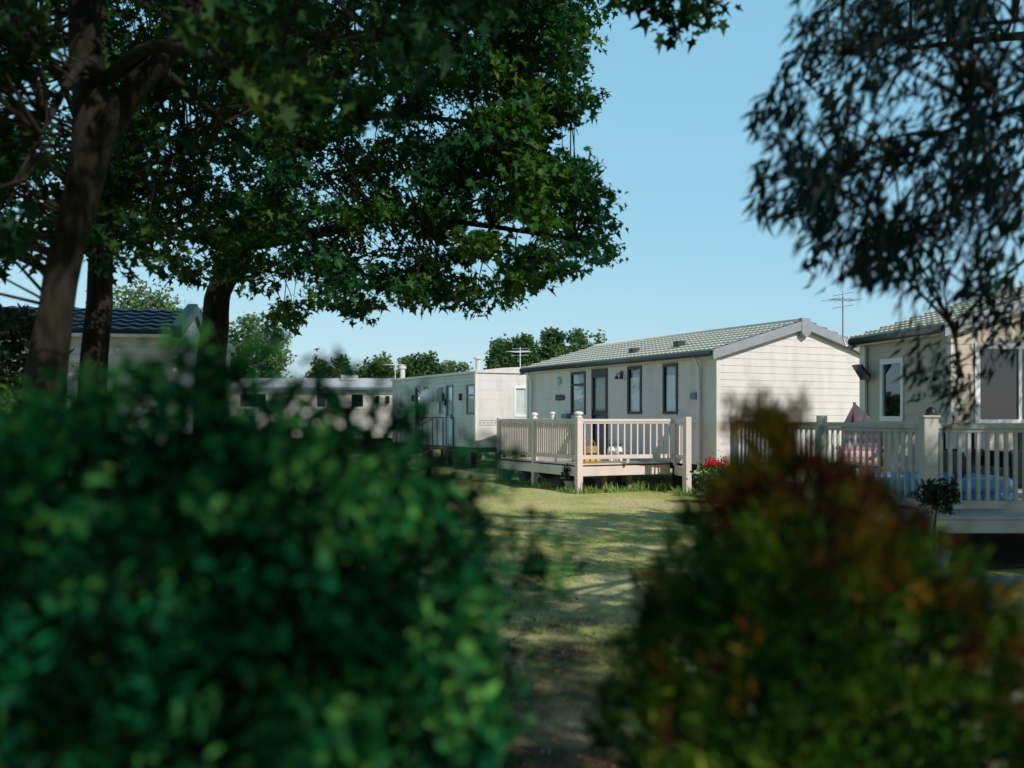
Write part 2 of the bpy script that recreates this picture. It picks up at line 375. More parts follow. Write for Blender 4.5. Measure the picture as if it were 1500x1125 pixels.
def roof_slope(F, u0, u1, n_eave, z_eave, n_ridge, z_ridge, tile=.2, row=.36, amp=.028, step=.045, thick=.05, sub=6):
    """tiled slope: u along the eave, rising inwards from n_eave to n_ridge"""
    mb = MB(); e = Vector((n_eave, z_eave)); r = Vector((n_ridge, z_ridge)); L = (r-e).length; d = (r-e)/L; nn = Vector((-d.y, d.x))
    if nn.y < 0: nn = -nn
    nrow = max(1, round(L/row)); rw = L/nrow; nu = int((u1-u0)/tile*sub)
    for k in range(nrow):
        b = len(mb.v)
        for s_, h in ((0, 0.0), (0, step), (.5, step*.5), (1, 0)):
            q = e+d*(rw*(k+s_))
            for i in range(nu+1):
                u = u0+(u1-u0)*i/nu; w = (math.sin(2*math.pi*u/tile)*.5+.5)**1.5*amp
                hh = h+w if (s_, h) != (0, 0.0) else w-(.012 if k == 0 else 0)-(.03 if k == 0 else 0)
                p = q+nn*hh; mb.v.append(tuple(F.P(u, p.x, p.y)))
        for j in range(3):
            for i in range(nu):
                a = b+j*(nu+1)+i; mb.f.append((a, a+1, a+nu+2, a+nu+1)); mb.mi.append(0)
    a = e-nn*thick; c = r-nn*thick; e0 = e-nn*.004; r0 = r-nn*.004
    mb.hexa([F.P(u0, a.x, a.y), F.P(u1, a.x, a.y), F.P(u1, c.x, c.y), F.P(u0, c.x, c.y), F.P(u0, e0.x, e0.y), F.P(u1, e0.x, e0.y), F.P(u1, r0.x, r0.y), F.P(u0, r0.x, r0.y)])
    return mb

# ---------- leaves
def tmpl(kind):
    if kind == 'maple':
        h = [(.0, 0), (-.06, .34), (.16, .20), (.42, .50), (.50, .19), (1.0, 0)]
        v = [(x, y, .18*y) for x, y in h]+[(x, -y, .18*y) for x, y in h[1:-1]]
        return np.array(v), [(0, 1, 2, 3, 4, 5), (0, 5, 9, 8, 7, 6)]
    if kind == 'leaf':
        v = [(0, 0, 0), (.3, .24, .05), (.7, .2, .05), (1, 0, -.06), (.7, -.2, .05), (.3, -.24, .05)]
        return np.array(v), [(0, 3, 2, 1), (0, 5, 4, 3)]
    if kind == 'narrow':
        v = [(0, 0, 0), (.35, .13, .02), (1, 0, -.12), (.35, -.13, .02)]
        return np.array(v), [(0, 3, 2, 1)]
    if kind == 'round':
        v = [(0, 0, 0), (.25, .4, .06), (.75, .4, .08), (1, 0, 0), (.75, -.4, .08), (.25, -.4, .06)]
        return np.array(v), [(0, 3, 2, 1), (0, 5, 4, 3)]
    if kind == 'blade':
        v = [(0, .5, 0), (0, -.5, 0), (.6, 0, .0), (1, 0, .25)]
        v = [(0, .06, 0), (0, -.06, 0), (.55, -.045, .03), (.55, .045, .03), (1, 0, .16)]
        return np.array(v), [(0, 1, 2, 3), (3, 2, 4, 4)]
def unit(a): return a/np.maximum(np.linalg.norm(a, axis=1, keepdims=True), 1e-9)
def leaves(name, cen, size, kind, m, parent, axis=None, normal=None, jn=1.0, ja=1.0, smooth=False):
    """cen (N,3); axis = leaf direction bias, normal = bias; both (3,) or (N,3)"""
    N = len(cen); T, F_ = tmpl(kind)
    if kind == 'blade': F_ = [(0, 1, 2, 3)]; T = np.array([(0, .05, 0), (0, -.05, 0), (.6, -.03, .06), (1, .0, .2)])
    a = R.normal(size=(N, 3))*ja + (0 if axis is None else np.asarray(axis)); a = unit(a)
    n = R.normal(size=(N, 3))*jn + (0 if normal is None else np.asarray(normal))
    n = unit(n-a*np.sum(n*a, axis=1, keepdims=True)); b = np.cross(n, a)
    s = np.asarray(size).reshape(-1, 1, 1)*np.ones((N, 1, 1))
    wy = R.uniform(.6, 1.1, (N, 1, 1)); wz = R.uniform(-.3, 2.6, (N, 1, 1)); cv = R.uniform(-.35, .12, (N, 1, 1)) if kind != 'blade' else 0.0   # leaf width, fold and droop differ
    V = cen[:, None, :] + s*(T[None, :, 0:1]*a[:, None, :]+wy*T[None, :, 1:2]*b[:, None, :]+(wz*T[None, :, 2:3]+cv*T[None, :, 0:1]**2)*n[:, None, :])
    nv = len(T); V = V.reshape(-1, 3)
    loops = np.concatenate([np.array(f) for f in F_]); nl = len(loops)
    allL = (np.arange(N)[:, None]*nv+loops[None, :]).reshape(-1)
    tot = np.array([len(f) for f in F_]); st = np.concatenate([[0], np.cumsum(tot)[:-1]])
    me = bpy.data.meshes.new(name)
    me.vertices.add(N*nv); me.vertices.foreach_set('co', V.astype(np.float32).reshape(-1))
    me.loops.add(N*nl); me.loops.foreach_set('vertex_index', allL.astype(np.int32))
    me.polygons.add(N*len(F_)); me.polygons.foreach_set('loop_start', (np.arange(N)[:, None]*nl+st[None, :]).reshape(-1).astype(np.int32))
    me.polygons.foreach_set('loop_total', np.tile(tot, N).astype(np.int32))
    me.materials.append(m); me.update(calc_edges=True); me.validate()
    return link(me, name, parent)
def inpoly(px, py, poly):
    c = np.zeros(len(px), bool); n = len(poly)
    for i in range(n):
        x1, y1 = poly[i]; x2, y2 = poly[(i+1) % n]
        k = ((y1 > py) != (y2 > py)) & (px < (x2-x1)*(py-y1)/((y2-y1) if y2 != y1 else 1e-9)+x1); c ^= k
    return c
def cloud(poly, d0, d1, n):
    """cluster centres in a volume of real depth d0..d1"""
    P = np.array(poly); out = []
    while len(out) < n:
        px = R.uniform(P[:, 0].min(), P[:, 0].max(), 400); py = R.uniform(P[:, 1].min(), P[:, 1].max(), 400)
        ok = inpoly(px, py, poly); d = R.uniform(d0, d1, 400)
        for x, y, q in zip(px[ok], py[ok], d[ok]): out.append(tuple(at(x, y, q)))
    return np.array(out[:n])
def project(p): return 750+p[:, 0]/p[:, 1]*FPX, HZ-(p[:, 2]-CH)/p[:, 1]*FPX
def spread(cl, per, rx, rz):
    k = np.repeat(cl, per, axis=0); o = R.normal(size=k.shape); o = o/np.linalg.norm(o, axis=1, keepdims=True)*(R.uniform(0, 1, (len(k), 1))**.5)
    return k+o*np.array([rx, rx, rz])
def curve(a, b, n=8, sag=0.0, wig=0.15):
    a = Vector(a); b = Vector(b); L = (b-a).length; p = []
    w1 = Vector(R.normal(size=3))*wig*L*.3
    for i in range(n):
        t = i/(n-1); q = a.lerp(b, t)+w1*math.sin(math.pi*t)+Vector((0, 0, 1))*sag*L*math.sin(math.pi*t); p.append(q)
    return p
GAPS = []   # holes cut through the foliage to place sun flecks: (x, y, z, rx, ry) of the places the sun reaches through them
for px, py, q in ((865, 862, 60), (845, 884, 50), (770, 899, 30), (870, 942, 36), (885, 956, 50), (780, 760, 80), (890, 795, 60), (930, 815, 40), (820, 802, 50), (960, 772, 50), (720, 1082, 60), (680, 1072, 45), (890, 1102, 34), (640, 1108, 45), (800, 828, 44), (905, 772, 50), (850, 757, 60), (980, 748, 60), (750, 778, 60), (940, 850, 40), (790, 865, 40), (850, 838, 45), (900, 880, 35), (880, 990, 34), (800, 1000, 24), (720, 830, 40), (960, 800, 44), (1015, 770, 50)):
    g = gpt(px, py); GAPS.append((g.x, g.y, 0, max(.10, q/FPX*g.y*.56), max(.12, .016*g.y)))
for g in ((1.0, 2.25, 1.28, .22, .2), (1.15, 2.3, 1.02, .2, .2), (.80, 2.1, 1.1, .08, .08), (.62, 1.9, .98, .07, .08), (-.03, 2.0, 1.28, .17, .22), (-.06, 1.9, 1.02, .16, .2), (-.1, 2.0, 1.46, .12, .12), (-.45, 1.62, 1.0, .12, .12), (-.28, 1.7, .88, .13, .12), (-.75, 1.6, .93, .10, .09), (-.95, 1.6, .9, .08, .08), (-1.0, 1.7, 1.3, .06, .07), (-.5, 1.7, 1.42, .06, .06),
          (4.55, 13.2, 1.2, .5, .5), (4.9, 10.4, 1.45, .25, .2), (5.35, 10.4, 1.0, .12, .2)): GAPS.append(g)
TS = 1/math.tan(rad(SUN_EL))
def gapmask(P):
    keep = np.ones(len(P), bool)
    for x, y, z, rx, ry in GAPS:
        dz = P[:, 2]-z; gx = P[:, 0]-SUNH.x*TS*dz; gy = P[:, 1]-SUNH.y*TS*dz; wob = 1+.35*np.sin(P[:, 0]*7+P[:, 1]*5)
        keep &= ~((((gx-x)/rx)**2+((gy-y)/ry)**2 < wob) & (dz > .6))
    return keep
def tree(name, label, limbs, clusters, per, rx, rz, lsize, kind, m, group=None, twig_r=.012, base=None, jn=.8, axis=(0, 0, -.5), twigs=True, polyclip=None, cat='tree', nfun=None, ja=1.0):
    """limbs: list of (points, radii); clusters: cluster centres joined to the nearest limb by a twig"""
    root = thing(name, base, 0, label, cat, group); mb = MB()
    nodes = []
    for pts, rr in limbs:
        n = len(pts); P = [Vector(p) for p in pts]
        # smooth the path
        Q = []; RR = []
        for i in range(n-1):
            p0 = P[max(i-1, 0)]; p1 = P[i]; p2 = P[i+1]; p3 = P[min(i+2, n-1)]
            for k in range(4):
                t = k/4; q = .5*((2*p1)+(p2-p0)*t+(2*p0-5*p1+4*p2-p3)*t*t+(3*p1-p0-3*p2+p3)*t**3)
                Q.append(q); RR.append(rr[i]*(1-t)+rr[i+1]*t)
        Q.append(P[-1]); RR.append(rr[-1]); mb.tube(Q, RR, 14 if rr[0] > .08 else 8, wob=.06 if rr[0] > .06 else 0)
        for q, r_ in zip(Q, RR):
            if r_ < .12: nodes.append(q)
    mb.build('trunk', M['bark'], root, smooth=True)
    if twigs and nodes:
        tw = MB(); NN = np.array([tuple(q) for q in nodes])
        for c in clusters:
            d = np.linalg.norm(NN-c, axis=1); j = int(np.argmin(d+R.uniform(0, .4, len(d))))
            if d[j] < .05: continue
            path = curve(nodes[j], c, 5, .06, .25); r0 = twig_r*(.6+min(2.2, d[j])*.5)
            tw.tube(path, [r0, r0*.75, r0*.55, r0*.4, r0*.2], 5, cap=False)
        if len(tw.v): tw.build('branches', M['twig'], root, smooth=True)
    P = spread(clusters, per, rx, rz)
    if polyclip:
        px, py = project(P); P = P[inpoly(px, py, polyclip) | (py < -20)]
    P = P[gapmask(P)]
    leaves('crown', P, lsize*R.uniform(.45, 1.25, len(P)), kind, m, root, axis=axis, normal=nfun or (0.2, -.3, 1.0), jn=jn, ja=ja)
    return root

# ================================================================== GROUND
def make_ground():
    xs = np.concatenate([-np.geomspace(16, 600, 14)[::-1], np.arange(-15.5, 16, .5), np.geomspace(16, 600, 14)])
    ys = np.concatenate([-np.geomspace(6, 300, 10)[::-1], np.arange(-5.5, 36, .5), np.geomspace(36, 900, 16)])
    v = []
    for y in ys:
        for x in xs:
            z = .022*math.sin(x*.9+y*.35)*math.sin(y*.55+1.1)+.012*math.sin(x*2.3-y*1.7)
            z *= 1.0 if abs(x) < 15 and -5 < y < 35 else 0
            v.append((x, y, z-.012))
    nx = len(xs); f = [(j*nx+i, j*nx+i+1, (j+1)*nx+i+1, (j+1)*nx+i) for j in range(len(ys)-1) for i in range(nx-1)]
    mb = MB(); mb.add(v, f); o = mb.build('ground', M['ground'], None, smooth=True); tag(o, kind='structure')
make_ground()
def gz(x, y): return .022*np.sin(x*.9+y*.35)*np.sin(y*.55+1.1)+.012*np.sin(x*2.3-y*1.7)-.012
def blades():
    N = 170000; y = 4.5+R.uniform(0, 1, N)**.8*22; x = R.uniform(-.30, .42, N)*y+.0
    # thin on the trodden path
    w = y*.075+np.abs(x-.35)*.35+.35*np.sin(x*2.1+y*.8)*.5
    keep = R.uniform(0, 1, N) < np.clip((w-.35)/.8, .06, 1); x = x[keep]; y = y[keep]
    c = np.stack([x, y, gz(x, y)-.004], 1)
    o = leaves('lawn_grass', c, R.uniform(.018, .05, len(c))*1.0, 'blade', M['blade'], None, axis=(0, 0, 1.0), ja=.45)
    tag(o, 'short dry mown grass growing over the lawn', 'grass', kind='stuff')
blades()
for (pts) in (((4.30, 10.5), (12.5, 10.5), (12.5, 15.2), (3.6, 15.2)), ((1.5, 21.3), (3.7, 22.3), (2.0, 25.9), (-.2, 24.9))):
    mb = MB(); mb.add([(x, y, .028) for x, y in pts]+[(x, y, -.05) for x, y in pts], [(0, 1, 2, 3), (0, 4, 5, 1), (1, 5, 6, 2), (2, 6, 7, 3), (3, 7, 4, 0)]); tag(mb.build('shade_soil', M['soil'], None), kind='structure')  # soil sheets laid to darken the shaded ground under both decks
N = 1100; yy_ = R.uniform(4.2, 12, N); xx_ = R.normal(size=N)*yy_*.12+.2; P = np.stack([xx_, yy_, gz(xx_, yy_)+.012], 1)
tag(leaves('fallen_leaves', P, R.uniform(.015, .045, N), 'maple', M['litter'], None, normal=(0, 0, 1.6)), 'dry brown fallen leaves scattered on the trodden path', 'leaves', kind='stuff')
mb = MB(); x = 3.9
for i in range(12):
    mb.box(x+.006, x+.594, 9.55, 9.93, -.06, .035+R.uniform(-.004, .004)); x += .6
tag(mb.build('paving', M['slab'], None, bevel=.008), kind='structure')

# ================================================================== MAIN CARAVAN
def uvec(a): return Vector((math.cos(a), math.sin(a), 0))
def gabled_van(root, O, rz, Wd, L, zb, ze, zr, sidemat, roofmat, fasciamat, ops_side, ops_gable, board, eave=.16, verge=.10, tile=.155, row=.31, trimmat=None, gablemat=None, fdep=.2, amp=.018, apex=True):
    """O = near left corner; gable runs along X', long side along Y'."""
    ux = uvec(rz); uy = Vector((-ux.y, ux.x, 0)); O = Vector(O)
    FS = Fr(O, uy, -ux); FG = Fr(O, ux, -uy); FB = Fr(O+uy*L, ux, uy); FR = Fr(O+ux*Wd, uy, ux)
    trimmat = trimmat or M['trim']
    siding(FS, L, zb, ze, ops_side, board).build('long_wall', sidemat, root)
    siding(FG, Wd, zb, ze, ops_gable, board, ridge=zr).build('gable_wall', gablemat or sidemat, root)
    siding(FB, Wd, zb, ze, (), board*2, ridge=zr).build('gable_wall', sidemat, root)
    siding(FR, L, zb, ze, (), board*2).build('long_wall', sidemat, root)
    mb = MB()
    mb.add([O+Vector((0, 0, zb+.02)), O+ux*Wd+Vector((0, 0, zb+.02)), O+ux*Wd+uy*L+Vector((0, 0, zb+.02)), O+uy*L+Vector((0, 0, zb+.02))], [(0, 1, 2, 3)])
    FS.box(mb, .02, L-.02, -.3, -.1, zb-.14, zb-.01); FR.box(mb, .02, L-.02, -.3, -.1, zb-.14, zb-.01)
    FG.box(mb, .31, Wd-.31, -.2, -.1, zb-.14, zb-.01)
    for q in (.18, .5, .82): FS.box(mb, L*q-.2, L*q+.2, -.28, -.12, 0, zb-.145); FR.box(mb, L*q-.2, L*q+.2, -.28, -.12, 0, zb-.145)
    mb.build('chassis', M['black'], root)
    k = (zr-ze)/(Wd/2)
    zE = ze-k*eave
    roof_slope(FS, -verge, L+verge, eave, zE+.05, -Wd/2, zr+.05, tile, row, amp).build('roof', roofmat, root)
    roof_slope(FR, -verge, L+verge, eave, zE+.05, -Wd/2+.004, zr+.05, tile, row, amp).build('roof', roofmat, root)
    mb = MB(); mb.tube([FS.P(-verge-.01, -Wd/2, zr+.075), FS.P(L+verge, -Wd/2, zr+.075)], .05, 8); mb.build('ridge_cap', roofmat, root, smooth=True)
    # corner posts
    for F, u in ((FS, 0), (FS, L), (FR, 0), (FR, L)):
        mb = MB(); F.box(mb, u-(.028 if u == 0 else .06), u+(.06 if u == 0 else .028), -.05, .030, zb-.01, ze-.01); mb.build('corner_trim', trimmat, root)
    # fascia on both gables
    for F in (FG, FB):
        mb = MB()
        for s in (0, 1):
            def X(t): return (-eave-.03+t*(Wd/2+eave+.03)) if s == 0 else (Wd+eave+.03-t*(Wd/2+eave+.03))
            zt0 = zE+.07; zt1 = zr+.075; a0, a1 = X(0), X(1)
            n0, n1 = .032, verge+.03
            p = [F.P(a0, n0, zt0-fdep), F.P(a1, n0, zt1-fdep), F.P(a1, n1, zt1-fdep), F.P(a0, n1, zt0-fdep), F.P(a0, n0, zt0), F.P(a1, n0, zt1), F.P(a1, n1, zt1), F.P(a0, n1, zt0)]
            mb.hexa(p)
        mb.build('fascia', fasciamat, root, bevel=.006)
        if apex:
            mb = MB(); F.box(mb, Wd/2-.13, Wd/2+.13, .03, verge+.045, zr-.22, zr+.12)
            mb.add([F.P(Wd/2-.13, verge+.045, zr-.22), F.P(Wd/2+.13, verge+.045, zr-.22), F.P(Wd/2, verge+.045, zr-.30), F.P(Wd/2-.13, .03, zr-.22), F.P(Wd/2+.13, .03, zr-.22), F.P(Wd/2, .03, zr-.30)], [(0, 1, 2), (5, 4, 3), (0, 2, 5, 3), (2, 1, 4, 5)])
            mb.build('apex_cap', fasciamat, root, bevel=.01)
    # eaves: soffit and gutter
    for F in (FS, FR):
        mb = MB(); F.box(mb, -.02, L+.02, .022, eave-.05, ze-.13, ze-.10); mb.build('soffit', trimmat, root)
        mb = MB(); mb.tube([F.P(-verge+.02, eave+.02, zE-.0), F.P(L+verge-.02, eave+.02, zE-.0)], .055, 8); mb.build('gutter', M['dark'], root, smooth=True)
    return FS, FG, FB, FR

RZ = math.atan2(.448, .894); OM = Vector((4.28, 20.8, 0))
main = thing('holiday_caravan', (OM.x, OM.y, 0), RZ, 'large cream holiday caravan with pale green tiled roof and dark framed windows behind the veranda', 'caravan')
ux = uvec(RZ); uy = Vector((-ux.y, ux.x, 0)); FS = Fr(OM, uy, -ux)
w1 = FS.rect(972, 533, 993, 606); w2 = FS.rect(920, 537, 940, 606); dr = FS.rect(868, 541, 890, 606); w3 = FS.rect(837, 545, 858, 607)
dr = (dr[0], dr[1], .64, dr[3])
FS, FG, FB, FR = gabled_van(main, OM, RZ, 4.66, 8.55, .60, 2.99, 3.66, M['siding'], M['roof'], M['fascia'], [w1, w2, dr, w3], [], .15)
window(main, FS, w1, M['dark'], fill='half'); window(main, FS, w2, M['dark'], transom=None, fill='half')  # white curtains close to the panes also stand in for bright reflections
window(main, FS, w3, M['dark'], transom=w3[3]-.33, fill='curtain')
# glazed door
mb = MB(); u0, u1, z0, z1 = dr
FS.box(mb, u0-.01, u0+.07, -.06, .03, z0, z1); FS.box(mb, u1-.07, u1+.01, -.06, .03, z0, z1); FS.box(mb, u0-.01, u1+.01, -.06, .032, z1-.2, z1+.01); FS.box(mb, u0+.07, u1-.07, -.05, .02, 1.66, 1.78)
FS.box(mb, u0+.07, u1-.07, -.06, .02, z0, z0+.05)
door = mb.build('door', M['dark'], main)
mb = MB(); FS.box(mb, u0+.072, u1-.072, -.03, -.012, z0+.06, 1.655); mb.build('lower_panel', M['navydoor'], door)
mb = MB(); FS.box(mb, u0+.072, u1-.072, -.03, -.022, 1.785, z1-.21); mb.build('pane', M['glass'], door)
mb = MB()
for i in range(14):
    a = u0+.07+(u1-u0-.14)*i/14; b = u0+.07+(u1-u0-.14)*(i+1)/14
    mb.add([FS.P(a, -.038-.005*(i % 2), 1.7), FS.P(b, -.038-.005*((i+1) % 2), 1.7), FS.P(b, -.038-.005*((i+1) % 2), z1-.2), FS.P(a, -.038-.005*(i % 2), z1-.2)], [(0, 1, 2, 3)])
mb.build('curtain', M['curtain'], door)
mb = MB(); FS.box(mb, u1-.06, u1-.03, .03, .05, 1.58, 1.80); FS.box(mb, u1-.20, u1-.03, .05, .065, 1.68, 1.70); mb.build('handle', M['dark'], door)
# window heads
# coach lamp pair
u, z = FS.at(911, 548); mb = MB(); FS.box(mb, u-.05, u+.05, .015, .03, z-.07, z+.07)
for s in (-1, 1): mb.tube([FS.P(u, .03, z), FS.P(u+s*.08, .08, z+.02), FS.P(u+s*.1, .09, z-.05)], .012, 6); mb.lathe(FS.P(u+s*.1, .09, z-.12), [(.05, 0), (.045, .05), (.02, .08)], 10)
mb.build('wall_lamp', M['steel'], main)
# round bulkhead lamp
u, z = FS.at(819, 558); mb = MB(); P0 = FS.P(u, .014, z); prof = [(.14, 0), (.135, .03), (.09, .06), (.0, .075)]
ring = []
for r_, h in prof: ring.append([P0+FS.n*h+FS.u*(r_*math.cos(t))+Vector((0, 0, r_*.75*math.sin(t))) for t in [2*math.pi*k/18 for k in range(18)]])
for a, b in zip(ring, ring[1:]):
    for k in range(18): mb.add([a[k], a[(k+1) % 18], b[(k+1) % 18], b[k]], [(0, 1, 2, 3)])
mb.build('bulkhead_lamp', M['lens'], main, smooth=True)
# name plaque with unreadable raised strokes
r_ = FS.rect(815, 578.5, 828, 586.5); mb = MB(); hh = (r_[3]-r_[2])/2; zc = (r_[2]+r_[3])/2; pts = []
for t in range(9): a = -math.pi/2+math.pi*t/8; pts.append((r_[0]+.09-.09*math.cos(a), zc+hh*math.sin(a)))
pts += [(r_[1], r_[3]), (r_[1], r_[2])]
n = len(pts); mb.add([FS.P(p[0], .015, p[1]) for p in pts]+[FS.P(p[0], .035, p[1]) for p in pts], [tuple(range(n)), tuple(range(2*n-1, n-1, -1))]+[(i, (i+1) % n, n+(i+1) % n, n+i) for i in range(n)])
pl = mb.build('name_plaque', M['black'], main)
mb = MB(); u = r_[0]+.09
while u < r_[1]-.05:
    h = random.uniform(.03, .06); FS.box(mb, u, u+.016, .0352, .038, zc-h/2-.01, zc+h/2-.01); FS.box(mb, u, u+.04, .0352, .038, zc-.012, zc+.0); u += .058
mb.build('worn_lettering', M['pot_grey'], pl)
r_ = FS.rect(1014, 575, 1022, 585); mb = MB(); FS.box(mb, *r_[:2], .014, .07, *r_[2:]); mb.build('meter_box', M['pot_blue'], main, bevel=.01)
u, z = FS.at(832, 606); mb = MB(); FS.box(mb, u-.15, u+.15, .014, .13, 1.25, z); mb.build('post_box', M['pot_blue'], main, bevel=.01)
for px in (780.5, 1027):
    u = FS.at(px); mb = MB(); mb.tube([FS.P(u, .17, 2.87), FS.P(u, .15, 2.82), FS.P(u, .06, 2.66), FS.P(u, .06, 1.5), FS.P(u, .06, .45)], .036, 12)
    for z in (2.3, 1.5, .8): FS.box(mb, u-.05, u+.05, .012, .04, z, z+.03)
    mb.build('downpipe', M['white'], main, smooth=False)
for px, py in ((929, 509), (995, 499)):  # roof vents on the slope
    d = 24.4 if px < 950 else 22.9; P0 = at(px, py+5, d); mb = MB()
    mb.bar(P0-FS.u*.10+Vector((0, 0, .0)), P0+FS.u*.10+Vector((0, 0, .0)), .2, .13)
    mb.build('roof_vent', M['steel'], main)

# ================================================================== VERANDA (main)
def rail(root, a, b, zf, ztop, mt, nb, post_a=None, zb_off=.09, bw=.032, inset=.06, name='railing', th=.055):
    a = Vector((a[0], a[1], 0)); b = Vector((b[0], b[1], 0)); d = (b-a).normalized(); a2 = a+d*inset; b2 = b-d*inset
    mb = MB(); mb.bar((a2.x, a2.y, ztop-.03), (b2.x, b2.y, ztop-.03), .09, .06); mb.bar((a2.x, a2.y, ztop-.082), (b2.x, b2.y, ztop-.082), .05, .038)
    rl = mb.build(name, mt, root, bevel=.006)
    mb = MB(); mb.bar((a2.x, a2.y, zf+zb_off+.04), (b2.x, b2.y, zf+zb_off+.04), th, .085); mb.build('bottom_rail', mt, rl, bevel=.005)
    mb = MB(); m_ = (a2+b2)/2; mb.bar((m_.x, m_.y, zf+.002), (m_.x, m_.y, zf+zb_off-.004), .05, .05); mb.build('rail_block', mt, rl)
    for i in range(nb):
        t = (i+.5)/nb; p = a2.lerp(b2, t); mb = MB()
        mb.bar((p.x, p.y, zf+zb_off+.0845), (p.x, p.y, ztop-.102), bw, bw, up=Vector((-d.y, d.x, 0))); mb.build('baluster', mt, rl)
    return rl
def post(root, x, y, z0, z1, w, mt, cap=True, ang=0, capm=None):
    mb = MB(); c, s = math.cos(ang)*w/2, math.sin(ang)*w/2
    q = [(-c+s, -s-c), (c+s, s-c), (c-s, s+c), (-c-s, -s+c)]
    mb.hexa([(x+a, y+b, z0) for a, b in q]+[(x+a, y+b, z1) for a, b in q]); o = mb.build('post', mt, root, bevel=.008)
    if cap:
        mb = MB(); mb.lathe((x, y, z1+.001), [(w*.58, 0), (w*.60, .02), (w*.45, .03), (w*.42, .05), (w*.72, .075), (w*.78, .095), (w*.70, .115), (w*.35, .135), (.01, .14)], 20)
        mb.build('post_cap', capm or M['white'], o, smooth=True)
    return o
ver = thing('veranda', (1.42, 21.2, 0), RZ, 'cream veranda with slatted railings and white post caps in front of the green roofed caravan', 'veranda')
A = Vector((1.42, 21.2)); dv = Vector((uy.x, uy.y)); dw = Vector((ux.x, ux.y)); Wv = 2.33; Lv = 3.85
B_ = A+dw*Wv; D_ = A+dv*Lv; E_ = A+dw*Wv+dv*Lv; ZF = .62; ZT = 1.575
def V3(p, z): return (p.x, p.y, z)
for i in range(17):  # floor boards run along the caravan, all one surface
    pass
mb = MB(); nb_ = 17
for i in range(nb_):
    p = A+dw*(Wv*i/nb_+.004); q = A+dw*(Wv*(i+1)/nb_-.004)
    mb.hexa([V3(p, ZF-.03), V3(q, ZF-.03), V3(q+dv*Lv, ZF-.03), V3(p+dv*Lv, ZF-.03), V3(p, ZF), V3(q, ZF), V3(q+dv*Lv, ZF), V3(p+dv*Lv, ZF)])
mb.build('floor', M['deck_floor'], ver)
mb = MB(); mb.bar(V3(A-dv*.02, ZF-.016), V3(B_-dv*.02, ZF-.016), .07, .03); mb.bar(V3(A-dv*.035+dw*.05, ZF-.165), V3(B_-dv*.035, ZF-.165), .035, .205); mb.build('skirt', M['deck'], ver, bevel=.005)
mb = MB(); mb.bar(V3(A-dw*.02, ZF-.016), V3(D_-dw*.02, ZF-.016), .07, .03); mb.bar(V3(A-dw*.035+dv*.05, ZF-.165), V3(D_-dw*.035, ZF-.165), .035, .205); mb.build('skirt', M['deck'], ver, bevel=.005)
mid = A+dv*2.01
post(ver, A.x, A.y, -.03, 1.60, .135, M['deck'], True, RZ); post(ver, mid.x, mid.y, -.03, 1.585, .11, M['deck'], True, RZ); post(ver, D_.x, D_.y, -.03, 1.60, .115, M['deck'], False, RZ)
pe = Vector((3.69, 21.0)); post(ver, pe.x, pe.y, -.03, 1.62, .14, M['deck'], False, RZ)
fe = A+dw*2.30
rail(ver, A, mid, ZF, ZT, M['deck'], 19, zb_off=.10); rail(ver, mid, D_, ZF, ZT, M['deck'], 19, zb_off=.10)
fr_end = Vector((3.585, 21.90)); rail(ver, A, fr_end, ZF, ZT, M['deck'], 14, zb_off=.10)
post(ver, fr_end.x+.01, fr_end.y+.01, .55, 1.57, .07, M['deck'], False, RZ)
# short return rail to the outer post
rail(ver, fr_end, pe, ZF, ZT, M['deck'], 4, zb_off=.10)
fl = Fr((0, 0, 0), (1, 0, 0), (0, -1, 0))
# far end posts against the wall side with caps (gate opening)
for px, d in ((810, 26.0),):
    p = at(px, 600, d); post(ver, p.x, p.y, -.03, 1.62, .115, M['deck'], True, RZ)
rail(ver, D_, Vector(at(810, 600, 26.0).xy), ZF, ZT, M['deck'], 9, zb_off=.10)
for q, w, m_ in ((.35, .3, 'prop'), (.63, .3, 'prop'), (.5, 1.1, 'pot_grey')):
    p = A+dw*(Wv*q)+dv*w; mb = MB(); mb.bar(V3(p, -.02), V3(p, ZF-.035), .095, .095, up=Vector((-dw.y, dw.x, 0))); mb.build('prop', M[m_], ver)
for q in (.3, .8, 1.3, 1.8):  # joists behind the skirt
    p = A+dw*.02+dv*q*2; mb = MB(); mb.bar(V3(p+dw*.03, ZF-.11), V3(p+dw*(Wv-.05), ZF-.11), .05, .15); mb.build('joist', M['prop'], ver)
mb = MB(); p = pe-dv*.0; mb.bar(V3(pe-dw*.0+dv*.07, ZF-.165), V3(fr_end, ZF-.165), .035, .205); mb.build('skirt', M['deck'], ver)

# things on the veranda
def on(s, t): return A+dw*s+dv*t
def basket(name, c, rx, h, m, label, cat, group=None, fl_=1.2, n=24):
    o = thing(name, c, 0, label, cat, group); mb = MB()
    mb.lathe(c, [(rx/fl_, 0), (rx, h), (rx*1.05, h), (rx*1.05, h+.015), (rx*.93, h+.015), (rx/fl_*.9, .02)], n); mb.build('tub', m, o, smooth=False); return o
def bx(name, c, sx, sy, sz, m, label, cat, rz=0.2, parts=None, group=None):
    o = thing(name, c, rz, label, cat, group); F = Fr(c, uvec(rz), uvec(rz-math.pi/2)); mb = MB()
    F.box(mb, -sx/2, sx/2, -sy/2, sy/2, c[2], c[2]+sz); mb.build('body', m, o, bevel=.012); return o, F
p = on(.75, .9); o, F = bx('storage_box', V3(p, ZF+.002), .52, .3, .17, M['yellow'], 'low yellow plastic box on the veranda floor below the caravan door', 'box', RZ)
mb = MB(); F.box(mb, -.27, .27, -.16, .16, ZF+.174, ZF+.195); mb.build('lid', M['yellow'], o, bevel=.006)
